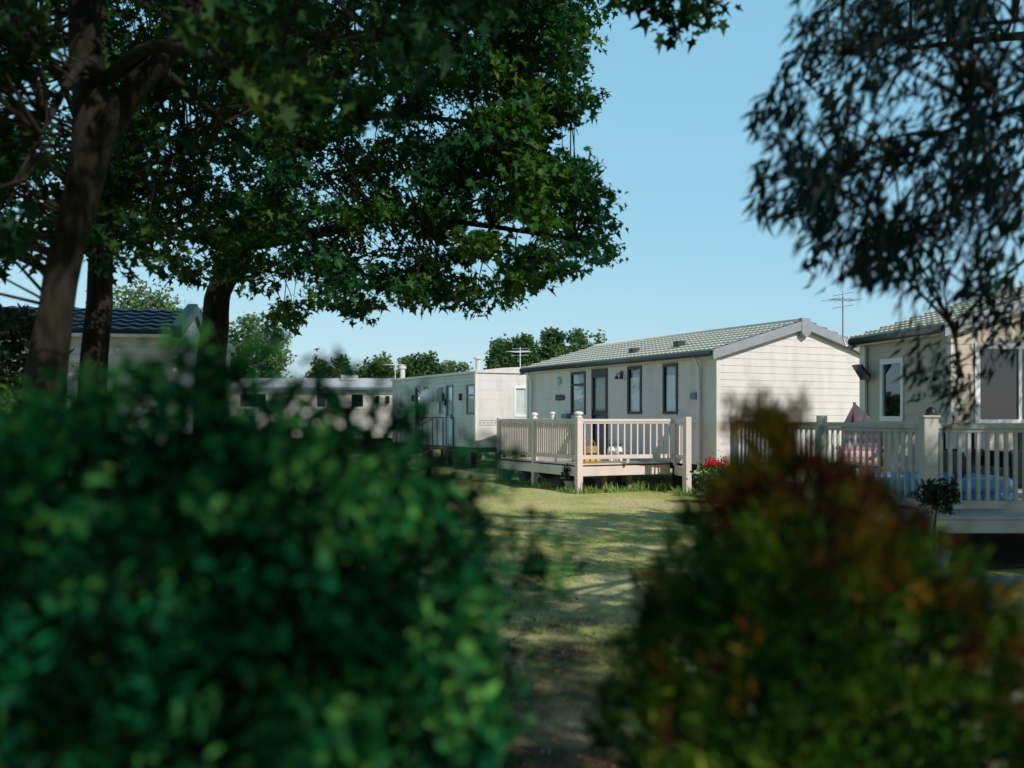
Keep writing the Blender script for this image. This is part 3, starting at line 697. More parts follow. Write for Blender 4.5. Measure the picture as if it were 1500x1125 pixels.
p = on(1.0, 1.2); o = thing('straw_bag', V3(p, ZF+.002), 0, 'tan straw bag standing behind the yellow box on the veranda', 'bag'); mb = MB()
mb.lathe(V3(p, ZF+.002), [(.17, 0), (.20, .12), (.19, .30), (.15, .34), (.14, .33), (.15, .05)], 18); mb.build('bag_body', M['straw'], o, smooth=True)
mb = MB(); mb.tube([Vector(V3(p, ZF+.33))+Vector((.12*math.cos(t), 0, .16*math.sin(t))) for t in [math.pi*k/10 for k in range(11)]], .01, 6); mb.build('handle', M['straw'], o, smooth=True)
for i, (s, lab) in enumerate(((1.32, 'white canister with dark lid beside the straw bag on the veranda'), (1.52, 'white canister with dark lid next to the pale tub on the veranda'))):
    p = on(s, .8); o = thing('canister', V3(p, ZF+.002), RZ, lab, 'canister', 'white canisters on the veranda'); mb = MB()
    mb.lathe(V3(p, ZF+.002), [(.085, 0), (.09, .02), (.085, .28), (.06, .32), (.05, .33)], 18); mb.build('body', M['white'], o, smooth=True)
    mb = MB(); mb.lathe(V3(p, ZF+.334), [(.055, 0), (.055, .05), (.045, .06)], 14); mb.build('lid', M['steel'], o)
    mb = MB(); P0 = Vector(V3(p, ZF+.36)); mb.tube([P0+Vector((.08*math.cos(t), 0, .09*math.sin(t))) for t in [math.pi*k/8 for k in range(9)]], .006, 5); mb.build('handle', M['steel'], o)
p = on(1.76, .75); basket('small_tub', V3(p, ZF+.002), .07, .15, M['teal'], 'small teal tub on the veranda next to the white canister', 'tub')
p = on(1.98, .75); basket('small_tub', V3(p, ZF+.002), .075, .13, M['pale'], 'pale turquoise tub, rightmost item on the veranda floor', 'tub')

# pots under the veranda
def pot(px, py, d, r, h, m, label, plant=True, rect=False, group='plant pots under the veranda', spr=.2):
    p = at(px, py, d); c = (p.x, p.y, 0.0); o = thing('plant_pot', c, 0, label, 'plant pot', group); mb = MB()
    if rect:
        mb.box(p.x-r, p.x+r, p.y-.12, p.y+.12, 0, h); mb.box(p.x-r-.015, p.x+r+.015, p.y-.135, p.y+.135, h, h+.03)
    else: mb.lathe(c, [(r*.72, 0), (r*.98, h*.85), (r*1.1, h*.85), (r*1.12, h), (r*.98, h), (r*.9, h*.8)], 20)
    mb.build('pot', m, o, bevel=.004)
    if plant:
        N = 260; P = np.array([p.x, p.y, h+.02])+R.normal(size=(N, 3))*np.array([r*.7 if not rect else r*.45, .08, spr*.3])+np.array([0, 0, spr*.45]); P[:, 2] = np.maximum(P[:, 2], h)
        leaves('plant', P, R.uniform(.05, .11, N), 'leaf', M['bush'], o, axis=(0, 0, 1.2))
    return o
pot(742, 690, 25.3, .17, .26, M['pot_blue'], 'blue grey round pot with a leafy plant under the veranda, nearest the far corner post')
pot(769, 700, 24.3, .17, .26, M['pot_blue'], 'blue grey round pot with a plant just left of the middle veranda post')
pot(803, 700, 23.2, .28, .16, M['pot_green'], 'rectangular grey green planter right of the middle veranda post', rect=True)
pot(836, 700, 21.55, .135, .24, M['pot_grey'], 'tapered grey pot behind the front corner post of the veranda', spr=.3)
# weeds
def tuft_line(a, b, n, h, name, label, wid=.07):
    t = R.uniform(0, 1, n); dens = (np.sin(t*23)+np.sin(t*41+1)+2)/4; k = R.uniform(0, 1, n) < dens+.1; t = t[k]; n = len(t)
    P = np.stack([a.x+(b.x-a.x)*t, a.y+(b.y-a.y)*t, np.zeros(n)-.01], 1)+R.normal(size=(n, 3))*np.array([wid, wid, 0])
    hs = h*R.uniform(.3, 1, n)*(.5+dens[k])
    o = leaves(name, P, hs, 'blade', M['weed'], None, axis=(0, 0, 1.6), ja=.5); tag(o, label, 'grass', kind='stuff')
tuft_line(A-dv*.12, B_-dv*.1, 900, .20, 'grass_tufts', 'longer grass growing under the front edge of the veranda')
tuft_line(A-dw*.12, D_-dw*.1, 1000, .17, 'grass_tufts', 'longer grass growing along the side of the veranda')
tuft_line(Vector((3.4, 20.6)), Vector((4.6, 20.5)), 500, .2, 'grass_tufts', 'longer grass at the corner of the green roofed caravan')

# geranium pot
gp = at(1047, 700, 18.6); o = thing('geranium_pot', (gp.x, gp.y, 0), 0, 'red geraniums in a dark brown pot at the corner of the caravan', 'flower pot')
mb = MB(); mb.lathe((gp.x, gp.y, 0), [(.15, 0), (.2, .26), (.22, .26), (.22, .3), (.19, .3), (.18, .24)], 20); mb.build('pot', M['terracotta'], o)
N = 900; P = np.array([gp.x, gp.y, .50])+R.normal(size=(N, 3))*np.array([.15, .14, .13]); leaves('foliage', P, R.uniform(.03, .07, N), 'round', M['ger'], o, normal=(0, -.4, 1))
P = []
for k in range(9):
    c = np.array([gp.x+R.uniform(-.22, .22), gp.y+R.uniform(-.18, .12), .80+R.uniform(-.09, .06)]); d_ = unit(R.normal(size=(60, 3)))*.055; P.append(c+d_)
leaves('flowers', np.concatenate(P), R.uniform(.025, .04, 540), 'round', M['petal'], o)

# ================================================================== RIGHT LODGE AND ITS DECK
RR_ = rad(9.5); ur = uvec(RR_); vr = Vector((-ur.y, ur.x, 0)); ON = Vector((6.58, 14.9, 0))
lodge = thing('holiday_caravan', (ON.x, ON.y, 0), RR_, 'beige holiday caravan at the right edge behind the deck with the paddling pool', 'caravan')
FSl = Fr(ON, vr, -ur); FGl = Fr(ON, ur, -vr)
wl = FSl.rect(1291, 526, 1324, 616); wg0 = FGl.rect(1428, 503, 1500, 617); wg = (wg0[0], wg0[0]+2.2, 1.50, wg0[3])
FSl, FGl, FBl, FRl = gabled_van(lodge, ON, RR_, 4.8, 2.62, .60, 2.98, 3.72, M['siding_beige'], M['roof'], M['fascia'], [wl], [wg], .15, eave=.16)
window(lodge, FSl, wl, M['white'], fw=.07, fill='net', glass=M['glass_dark']); window(lodge, FGl, wg, M['white'], fw=.075, mull=(.34, .67), fill=None, glass=M['glass_dark'], sill=True)
mb = MB(); FSl.box(mb, .35, 2.55, -.02, .0, .0, .45); FGl.box(mb, .35, 4.5, -.02, .0, .0, .45); mb.build('dark_backing', M['black'], lodge)  # black panels added so the space under the deck reads as deep shade
mb = MB(); FGl.box(mb, .5, 3.6, -.9, -.86, .9, 2.9); mb.build('dark_room_panel', M['solar'], lodge)  # dark panel added indoors, standing in for the unlit room
mb = MB(); FSl.box(mb, 2.42, 2.60, .018, .06, .6, 2.84); mb.build('downpipe_cover', M['trim'], lodge)
sl = FSl.at(1276, 545); P0 = FSl.P(sl[0], .18, sl[1]); mb = MB(); mb.bar(P0+FSl.u*.16, P0-FSl.u*.16, .03, .30, up=Vector((-.5, -.3, .8))); mb.bar(FSl.P(sl[0], .02, sl[1]-.05), P0, .04, .04); mb.build('solar_lamp', M['solar'], lodge)
def aerial(base, top, name_par, bars=5, w=.55, m=None, rz=0.3, boom=.5, label=None):
    mb = MB(); mb.tube(base+[top], .014, 6); d = uvec(rz); e = Vector((-d.y, d.x, 0)); T = Vector(top)-Vector((0, 0, .05))
    mb.tube([T-d*boom/2, T+d*boom/2], .009, 5)
    for i in range(bars):
        p = T+d*(boom*(i/(bars-1)-.5)); mb.tube([p-e*w/2*(1-.3*i/bars), p+e*w/2*(1-.3*i/bars)], .005, 4)
    mb.tube([T+Vector((0, 0, -.25)), T+Vector((0, 0, .15))], .01, 5)
    for q in (-.12, .1): mb.tube([T-e*.3+Vector((0, 0, q)), T+e*.3+Vector((0, 0, q))], .005, 4)
    return mb.build('aerial', m or M['metal'], name_par)
c = FSl.P(2.55, .08, 2.7)
aerial([c, FSl.P(2.62, .30, 2.86), FSl.P(2.66, .34, 3.0)], FSl.P(2.66, .34, 3.72), lodge)

Ad = Vector((4.35, 10.4)); dl = Vector((-.165, .986)); ZF2 = .57; ZT2 = 1.545
deck2 = thing('veranda', (Ad.x, Ad.y, 0), 0, 'shaded pale deck with slatted railing holding the blue paddling pool and dark chairs', 'veranda')
Fd = Ad+dl*5.27
mb = MB(); n = 40
yy = Ad.y
for i in range(n):
    y0 = Ad.y+i*.14; y1 = y0+.134; x0 = Ad.x-.165*(y0-Ad.y); mb.box(x0, 12.5 if y1 < 14.5 else ON.x+(y1-14.9)*-.17+.3, y0, y1, ZF2-.03, ZF2)
mb.build('floor', M['deck_floor'], deck2)
mb = MB(); mb.box(Ad.x+.06, 12.5, Ad.y-.05, Ad.y-.02, ZF2-.17, ZF2-.034); mb.box(Ad.x+.06, 12.5, Ad.y-.06, Ad.y-.006, ZF2-.031, ZF2+.004); mb.build('skirt', M['rdeck'], deck2, bevel=.005)
mb = MB(); a = Ad-Vector((.03, 0)); b = Fd-Vector((.03, 0)); mb.bar((a.x, a.y, ZF2-.1), (b.x, b.y, ZF2-.1), .03, .14); mb.bar((a.x, a.y, ZF2-.015), (b.x, b.y, ZF2-.015), .06, .03); mb.build('skirt', M['rdeck'], deck2, bevel=.005)
cp = post(deck2, Ad.x, Ad.y, -.02, 1.60, .15, M['rdeck'], False, 0)
mb = MB(); mb.box(Ad.x-.09, Ad.x+.09, Ad.y-.09, Ad.y+.09, 1.602, 1.625); mb.build('post_cap', M['rdeck'], cp, bevel=.006)
p2 = Vector((6.75, 10.4)); post(deck2, p2.x, p2.y, -.02, 1.60, .14, M['rdeck'], False, 0)
m1 = Ad+dl*2.36
post(deck2, m1.x, m1.y, -.02, 1.63, .12, M['rdeck'], False, -.16); post(deck2, Fd.x, Fd.y, -.02, 1.63, .12, M['rdeck'], False, -.16)
rail(deck2, Ad, p2, ZF2, ZT2, M['rdeck'], 23, zb_off=.08, bw=.034, inset=.08); rail(deck2, Ad, m1, ZF2, ZT2, M['rdeck'], 16, zb_off=.08, bw=.026, inset=.08); rail(deck2, m1, Fd, ZF2, ZT2, M['rdeck'], 19, zb_off=.08, bw=.026, inset=.07)
rail(deck2, p2, Vector((9.2, 10.4)), ZF2, ZT2, M['rdeck'], 22, zb_off=.08, bw=.034, inset=.08)
for x in (5.9, 7.3):
    mb = MB(); mb.bar((x, 10.62, -.02), (x, 10.62, ZF2-.034), .1, .1, up=Vector((0, 1, 0))); mb.build('prop', M['rdeck'], deck2)
# solar post lamp
o = thing('solar_post_lamp', (Ad.x+.03, Ad.y, 1.626), 0, 'small dark domed lamp sitting on the corner post of the shaded deck', 'lamp'); mb = MB()
mb.lathe((Ad.x+.03, Ad.y, 1.627), [(.055, 0), (.06, .02), (.05, .06), (.02, .085), (.002, .09)], 16); mb.build('lamp_body', M['black'], o, smooth=True)
mb = MB(); mb.lathe((Ad.x+.03, Ad.y, 1.627+.012), [(.0605, 0), (.0615, .006), (.0605, .012)], 16); mb.build('rim', M['steel'], o)

# paddling pool
def pool():
    c = Vector((4.98, 12.1, ZF2+.004)); o = thing('paddling_pool', c, 0, 'blue inflatable paddling pool on the floor of the shaded deck', 'paddling pool')
    hx, hy = .82, .75
    def ring(z, r, m, name):
        pts = []
        for k in range(48):
            t = 2*math.pi*k/48; e = .45; x = hx*math.copysign(abs(math.cos(t))**e, math.cos(t)); y = hy*math.copysign(abs(math.sin(t))**e, math.sin(t)); pts.append(c+Vector((x, y, z)))
        pts.append(pts[0]); pts.append(pts[1]); mb = MB(); mb.tube(pts, r, 10, cap=False); return mb.build(name, m, o, smooth=True)
    ring(.09, .09, M['pool'], 'lower_ring'); ring(.25, .085, M['pool_light'], 'upper_ring')
    mb = MB(); mb.box(c.x-hx+.03, c.x+hx-.03, c.y-hy+.03, c.y+hy-.03, c.z+.002, c.z+.11); mb.build('water', M['water'], o)
pool()
# cushioned garden chair (pink)
def pink_chair(c, rz):
    o = thing('garden_chair', c, rz, 'wooden reclining garden chair with pink cushion leaning above the deck railing', 'chair')
    x = uvec(rz); y = Vector((-x.y, x.x, 0)); c = Vector(c)
    def P(a, b, z): return c+x*a+y*b+Vector((0, 0, z))
    for sx in (-.26, .26):
        for (a, b) in (((-.30, 0), (-.25, .62)), ((.30, 0), (.22, .60))):
            mb = MB(); mb.bar(P(sx*1.1, a[0], 0), P(sx*1.1, b[0], b[1]), .045, .045); mb.build('leg', M['wood'], o)
        mb = MB(); mb.bar(P(sx*1.1, -.36, .63), P(sx*1.1, .34, .63), .06, .03); mb.build('armrest', M['wood'], o, bevel=.006)
    mb = MB()
    for k in range(7): mb.bar(P(-.27, -.28+k*.085, .38), P(.27, -.28+k*.085, .36), .06, .02)
    mb.bar(P(-.27, -.28, .355), P(-.27, .3, .335), .03, .04); mb.bar(P(.27, -.28, .355), P(.27, .3, .335), .03, .04); mb.build('seat_frame', M['wood'], o)
    mb = MB()
    for k in range(8): mb.bar(P(-.25, .28+k*.042, .42+k*.068), P(.25, .28+k*.042, .42+k*.068), .03, .06)
    mb.bar(P(-.25, .26, .36), P(-.25, .58, .93), .04, .04); mb.bar(P(.25, .26, .36), P(.25, .58, .93), .04, .04); mb.build('backrest', M['wood'], o)
    mb = MB()
    for k in range(5):
        t = k/4; mb.cur = k % 2
    mb.cur = 0
    for k in range(9): # striped, tufted cushion
        mb.cur = k % 2; a = .20+k*.045; z = .46+k*.056
        mb.bar(P(-.24, a, z), P(.24, a, z), .11, .115, up=Vector((0, 0, 1)))
    for k in range(5):
        mb.cur = k % 2; mb.bar(P(-.24, -.26+k*.11, .43), P(.24, -.26+k*.11, .43), .115, .08)
    mb.build('cushion', [M['pink'], M['pink_pale']], o, bevel=.025)
    # folded corner of a pink throw over the top: a soft leaning triangle
    mb = MB(); n = 10
    A0, A1, T0 = P(-.30, .62, .85), P(.26, .66, .87), P(-.10, .66, 1.24)
    for i in range(n):
        for j in range(n-i):
            def Q(i, j):
                a, b = i/n, j/n; p = A0.lerp(A1, a)+(T0-A0)*b; p = A0+(A1-A0)*a+(T0-A0)*b; return p+y*.03*math.sin(a*9+b*5)
            mb.add([Q(i, j), Q(i+1, j), Q(i, j+1)], [(0, 1, 2)])
            if j < n-i-1: mb.add([Q(i+1, j), Q(i+1, j+1), Q(i, j+1)], [(0, 1, 2)])
    th = mb.build('throw', M['pink_pale'], o); s_ = th.modifiers.new('thick', 'SOLIDIFY'); s_.thickness = .03
    mb = MB(); mb.tube([T0, T0.lerp(A0, .35)+x*.06, T0.lerp(A0, 1.0)+x*.16], .02, 8); mb.build('red_piping', M['red'], o, smooth=True)
pc = at(1262, 700, 13.3); pink_chair((pc.x, pc.y, ZF2+.003), -.35)
pc = Vector((5.0, 13.6, ZF2+.003))
def dark_chair(c, rz, label, towel=False):
    o = thing('rattan_armchair', c, rz, label, 'chair', 'black armchairs on the shaded deck'); x = uvec(rz); y = Vector((-x.y, x.x, 0)); c = Vector(c)
    F = Fr(c, x, -y)
    mb = MB(); F.box(mb, -.30, .30, -.28, .30, c.z+.26, c.z+.40); mb.build('seat', M['black'], o, bevel=.02)
    mb = MB(); F.box(mb, -.30, .30, -.36, -.285, c.z+.26, c.z+.86); mb.build('backrest', M['black'], o, bevel=.03)
    for s in (-1, 1):
        mb = MB(); F.box(mb, s*.345-.04, s*.345+.04, -.34, .30, c.z+.14, c.z+.60); mb.build('armrest', M['black'], o, bevel=.02)
        for q in (-.3, .26): mb = MB(); F.box(mb, s*.33-.02, s*.33+.02, q-.02, q+.02, c.z, c.z+.135); mb.build('leg', M['black'], o)
    return F
F = dark_chair((6.0, 12.9, ZF2+.003), .1, 'black armchair with pale towels over it, left of the other one behind the deck railing')
dark_chair((6.98, 12.9, ZF2+.003), -.1, 'black armchair at the right edge of the photo behind the deck railing')
o = thing('towel', (6.0, 12.9, 1.46), .1, 'pale folded towels draped over the back of a black deck chair', 'towel'); z0 = ZF2+.003
def towel():
    for k, (a, w, m_) in enumerate(((-.2, .16, 'towel'), (.0, .14, 'curtain'), (.18, .13, 'towel'))):
        mb = MB(); pr = [(.05, .62-.1*(k == 1)), (.052, .88), (.02, .905), (-.07, .905), (-.105, .87), (-.11, .5)]
        pr = [(-.28+q+.02 if q > 0 else -.28+q, z) for q, z in pr]
        for i in range(len(pr)-1):
            for j in range(6):
                def Q(i, j): u = a-w/2+w*j/6; return F.P(u, pr[i][0]+.006*math.sin(j*2.1)-.0, z0+pr[i][1])
                mb.add([Q(i, j), Q(i, j+1), Q(i+1, j+1), Q(i+1, j)], [(0, 1, 2, 3)])
        t_ = mb.build('cloth', M[m_], o); s_ = t_.modifiers.new('t', 'SOLIDIFY'); s_.thickness = .008
towel()
# standard bush in a pot
def std_bush():
    x, y = 4.20, 9.86; o = thing('potted_tree', (x, y, .036), 0, 'small lollipop shaped tree in a pale pot standing before the deck corner post', 'potted tree')
    mb = MB(); mb.lathe((x, y, .036), [(.10, 0), (.125, .2), (.14, .2), (.142, .26), (.12, .26), (.115, .2)], 22); mb.build('pot', M['pot_green'], o)
    mb = MB(); mb.lathe((x, y, .25), [(.113, 0), (.1, .012), (.02, .02)], 14); mb.build('soil', M['soil'], o)
    mb = MB(); mb.tube([(x-.03, y, .26), (x-.015, y, .45), (x, y+.01, .6), (x+.01, y, .78)], [.011, .010, .009, .008], 8)
    mb.tube([(x-.01, y+.02, .26), (x-.02, y+.01, .5), (x+.02, y, .74)], [.007, .007, .006], 6)
    for k in range(26):
        e = Vector((x+.01, y, .78))+Vector(unit(R.normal(size=(1, 3)))[0])*.19; mb.tube([(x+.01, y, .74), (Vector((x+.01, y, .78))*.5+e*.5), e], [.005, .004, .002], 4)
    mb.build('stem', M['twig'], o, smooth=True)
    cl = np.array([x+.02, y, .84])+unit(R.normal(size=(46, 3)))*R.uniform(.05, .20, (46, 1))*np.array([1.15, 1, .9]); P = spread(cl, 22, .055, .05)
    leaves('crown', P, R.uniform(.035, .065, len(P)), 'leaf', M['bush'], o, axis=(0, 0, -.3))
std_bush()

# ================================================================== MIDDLE CARAVAN
Om = Vector((-1.13, 31.0, 0)); mid_v = thing('static_caravan', Om, RZ, 'old white flat roofed caravan with black steps, left of the green roofed caravan', 'caravan')
FSm = Fr(Om, uy, -ux); FGm = Fr(Om, ux, -uy); Lm = 7.6; Wm = 3.3; zb, ze = .67, 3.02
wn_ = [FSm.rect(683.5, 563, 696, 607), FSm.rect(643.5, 568, 649, 606), FSm.rect(621, 567, 627.5, 606)]
dm = FSm.rect(654, 564, 664, 650); dm = (dm[0], dm[1], zb+.02, dm[3]); dm2 = FSm.rect(608.5, 566, 616, 640); dm2 = (dm2[0], dm2[1], zb+.02, dm2[3])
gw = FGm.rect(753, 566, 772, 610)
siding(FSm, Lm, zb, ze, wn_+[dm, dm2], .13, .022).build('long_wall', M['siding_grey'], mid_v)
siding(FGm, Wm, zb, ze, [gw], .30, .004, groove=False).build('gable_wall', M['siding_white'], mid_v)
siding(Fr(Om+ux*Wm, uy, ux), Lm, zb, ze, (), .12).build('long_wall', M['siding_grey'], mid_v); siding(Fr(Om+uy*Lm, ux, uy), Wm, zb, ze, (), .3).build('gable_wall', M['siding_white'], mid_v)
for r_ in wn_: window(mid_v, FSm, r_, M['pot_blue'], fw=.05, transom=r_[3]-.35, fill='curtain')
window(mid_v, FGm, gw, M['white'], fw=.06, fill='curtain', sill=False)
for i, r_ in enumerate((dm, dm2)):
    mb = MB(); FSm.box(mb, r_[0]-.01, r_[0]+.05, -.05, .03, r_[2], r_[3]); FSm.box(mb, r_[1]-.05, r_[1]+.01, -.05, .03, r_[2], r_[3]); FSm.box(mb, r_[0]-.01, r_[1]+.01, -.05, .032, r_[3]-.06, r_[3]+.01)
    FSm.box(mb, r_[0]+.05, r_[1]-.05, -.04, .01, r_[2], r_[2]+.05)
    dd = mb.build('door', M['pot_blue'], mid_v)
    mb = MB(); FSm.box(mb, r_[0]+.052, r_[1]-.052, -.03, .005, r_[2]+.052, 1.65 if i == 0 else 1.3); mb.build('lower_panel', M['lens'] if i == 0 else M['navydoor'], dd)
    mb = MB(); FSm.box(mb, r_[0]+.052, r_[1]-.052, -.03, -.02, 1.652 if i == 0 else 1.302, r_[3]-.062); mb.build('pane', M['glass'] if i == 0 else M['glass_dark'], dd)
    mb = MB(); FSm.box(mb, r_[0]+.05, r_[1]-.05, -.06, -.045, r_[2]+.05, r_[3]-.06); mb.build('curtain', M['curtain'] if i == 0 else M['netting'], dd)
    mb = MB(); FSm.box(mb, r_[0]+.08, r_[0]+.11, .01, .05, 1.55, 1.72); mb.build('handle', M['dark'], dd)
# roof: shallow arch
mb = MB(); n = 14; nL = 2
for side in range(nL):
    for i in range(n+1):
        t = i/n; x = -.05+t*(Wm+.1); z = ze+.02+.17*math.sin(math.pi*t)
        mb.v.append(tuple(Om+ux*x+uy*(-.05 if side == 0 else Lm+.05)+Vector((0, 0, z))))
for i in range(n): mb.f.append((i, i+1, n+2+i, n+1+i)); mb.mi.append(0)
for side in (0, 1):
    b = len(mb.v); yy_ = -.05 if side == 0 else Lm+.05
    for i in range(n+1):
        x = -.05+i/n*(Wm+.1); mb.v.append(tuple(Om+ux*x+uy*yy_+Vector((0, 0, ze-.01))))
    for i in range(n): a = side*(n+1)+i; mb.f.append((b+i, b+i+1, a+1, a)); mb.mi.append(0)
mb.build('roof', M['siding_white'], mid_v, smooth=False)
mb = MB(); FSm.box(mb, -.06, Lm+.06, .018, .07, ze-.03, ze+.035); mb.build('gutter', M['metal'], mid_v)
mb = MB(); FSm.box(mb, -.03, .05, -.05, .026, zb, ze-.035); FGm.box(mb, Wm-.05, Wm+.03, -.05, .026, zb, ze-.035); mb.build('corner_trim', M['trim'], mid_v)
mb = MB()
for z in (1.50, 1.36): FGm.box(mb, .1, Wm-.1, .0055, .009, z, z+.022)
u = .12
while u < Wm-.15: FGm.box(mb, u, u+.07, .0055, .009, 1.42, 1.46); u += .13
mb.build('painted_band', M['fascia'], mid_v)
mb = MB(); FSm.box(mb, .05, Lm-.05, -.35, -.1, zb-.16, zb-.005); FGm.box(mb, .4, Wm-.05, -.35, -.1, zb-.16, zb-.005)
for q in (.6, 2.4, 4.4, 6.4): FSm.box(mb, q, q+.4, -.3, -.1, 0, zb-.165); FSm.box(mb, q, q+.4, -Wm+.1, -Wm+.3, 0, zb-.165)
mb.add([Om+Vector((0, 0, zb+.01)), Om+ux*Wm+Vector((0, 0, zb+.01)), Om+ux*Wm+uy*Lm+Vector((0, 0, zb+.01)), Om+uy*Lm+Vector((0, 0, zb+.01))], [(0, 1, 2, 3)])
mb.build('chassis', M['black'], mid_v)
for px, py in ((676, 581), (651, 581), (654, 589), (606.5, 583), (631.5, 582)):
    u, z = FSm.at(px, py); mb = MB(); FSm.box(mb, u-.06, u+.06, .01, .09, z-.12, z+.10); mb.build('wall_lamp', M['black'], mid_v, bevel=.02)
u, z = FSm.at(636, 583); mb = MB(); P0 = FSm.P(u, .28, z); ax = (FSm.n*.8+Vector((.3, -.4, .25))).normalized(); e1 = ax.cross(Vector((0, 0, 1))).normalized(); e2 = e1.cross(ax)
rings = [[P0+ax*h+e1*(q*math.cos(t))+e2*(q*1.15*math.sin(t)) for t in [2*math.pi*k/20 for k in range(20)]] for q, h in ((.01, 0), (.13, .02), (.26, .07), (.265, .075))]
for a, b in zip(rings, rings[1:]):
    for k in range(20): mb.add([a[k], a[(k+1) % 20], b[(k+1) % 20], b[k]], [(0, 1, 2, 3)])
mb.tube([FSm.P(u, .02, z-.1), P0-ax*.03], .02, 6); mb.tube([P0+e2*-.2, P0+ax*.3], .01, 5); mb.build('satellite_dish', M['metal'], mid_v)
u, z = FSm.at(645, 575); mb = MB(); FSm.box(mb, u-.25, u+.25, .014, .05, z-.32, z+.12); mb.build('porch_box', M['pot_blue'], mid_v, bevel=.03)
# flue and aerial on the roof
P0 = at(685, 545, 33.2); mb = MB(); mb.lathe((P0.x+.35, P0.y, ze+.02), [(.13, 0), (.13, .12), (.09, .16), (.09, .50), (.15, .52), (.16, .56), (.10, .60), (.05, .62)], 14); mb.build('flue', M['siding_white'], mid_v, smooth=False)
P0 = at(762, 540, 33.4); aerial([Vector((P0.x, P0.y, ze+.03))], (P0.x, P0.y, ze+.85), mid_v, 5, .8, M['white'], 1.2, .6)
# steps
def steps():
    uc = (dm[0]+dm[1])/2; o = thing('entrance_steps', FSm.P(uc, .9, 0), 0, 'black metal steps with handrails leading up to the white caravan door', 'steps')
    w = .45
    mb = MB(); FSm.box(mb, uc-w, uc+w, .03, .85, .60, .64); mb.build('platform', M['steel'], o)
    for k in range(3):
        mb = MB(); FSm.box(mb, uc-w+.02, uc+w-.02, .87+k*.27, 1.12+k*.27, .45-k*.15, .48-k*.15); mb.build('step', M['steel'], o)
    for s in (-1, 1):
        mb = MB(); un = uc+s*w
        pts = [FSm.P(un, .06, .0), FSm.P(un, .06, 1.62), FSm.P(un, .75, 1.60), FSm.P(un, 1.7, 1.12), FSm.P(un, 1.7, 0)]
        mb.tube(pts, .022, 6); mb.tube([FSm.P(un, .8, 0), FSm.P(un, .8, 1.6)], .02, 6); mb.tube([FSm.P(un, .8, .62), FSm.P(un, 1.7, .10)], .02, 6)
        for q in (.25, .45, .65, .95, 1.15, 1.35, 1.55): zz = 1.6 if q < .75 else 1.6-(q-.75)*.5; mb.tube([FSm.P(un, q, .64 if q < .8 else .62-(q-.8)*.55), FSm.P(un, q, zz)], .008, 4)
        mb.build('handrail', M['steel'], o)
steps()
def shrub(name, c, rx, rz_, n, size, kind, m, label, cat='plant', group=None, stem=True, axis=None):
    o = thing(name, (c[0], c[1], 0), 0, label, cat, group)
    if stem:
        mb = MB()
        for k in range(7):
            e = Vector((c[0]+R.uniform(-rx, rx)*.7, c[1]+R.uniform(-rx, rx)*.7, c[2]+rz_*.5)); mb.tube([(c[0], c[1], -.02), (Vector((c[0], c[1], c[2]*.5))*.5+e*.5), e], [.02, .012, .006], 5)
        mb.build('stem', M['twig'], o)
    cl = np.array(c)+unit(R.normal(size=(max(6, n//30), 3)))*R.uniform(.3, 1, (max(6, n//30), 1))*np.array([rx, rx, rz_]); P = spread(cl, 30, rx*.3, rz_*.3); P[:, 2] = np.maximum(P[:, 2], .02)
    leaves('foliage', P, R.uniform(size*.6, size*1.2, len(P)), kind, m, o, axis=axis); return o
p = gpt(697, 674); shrub('leafy_plant', (p.x-.5, p.y+.2, .22), .75, .22, 700, .13, 'leaf', M['weed'], 'low bright leafy weeds on the grass below the white caravan corner')
p = gpt(645, 676); shrub('leafy_plant', (p.x, p.y+.9, .95), .28, .35, 500, .12, 'leaf', M['bush'], 'dark potted shrub standing beside the black entrance steps')
p = gpt(672, 674); shrub('leafy_plant', (p.x, p.y+.5, .2), .3, .18, 300, .12, 'leaf', M['ger'], 'small green plant just right of the black entrance steps')

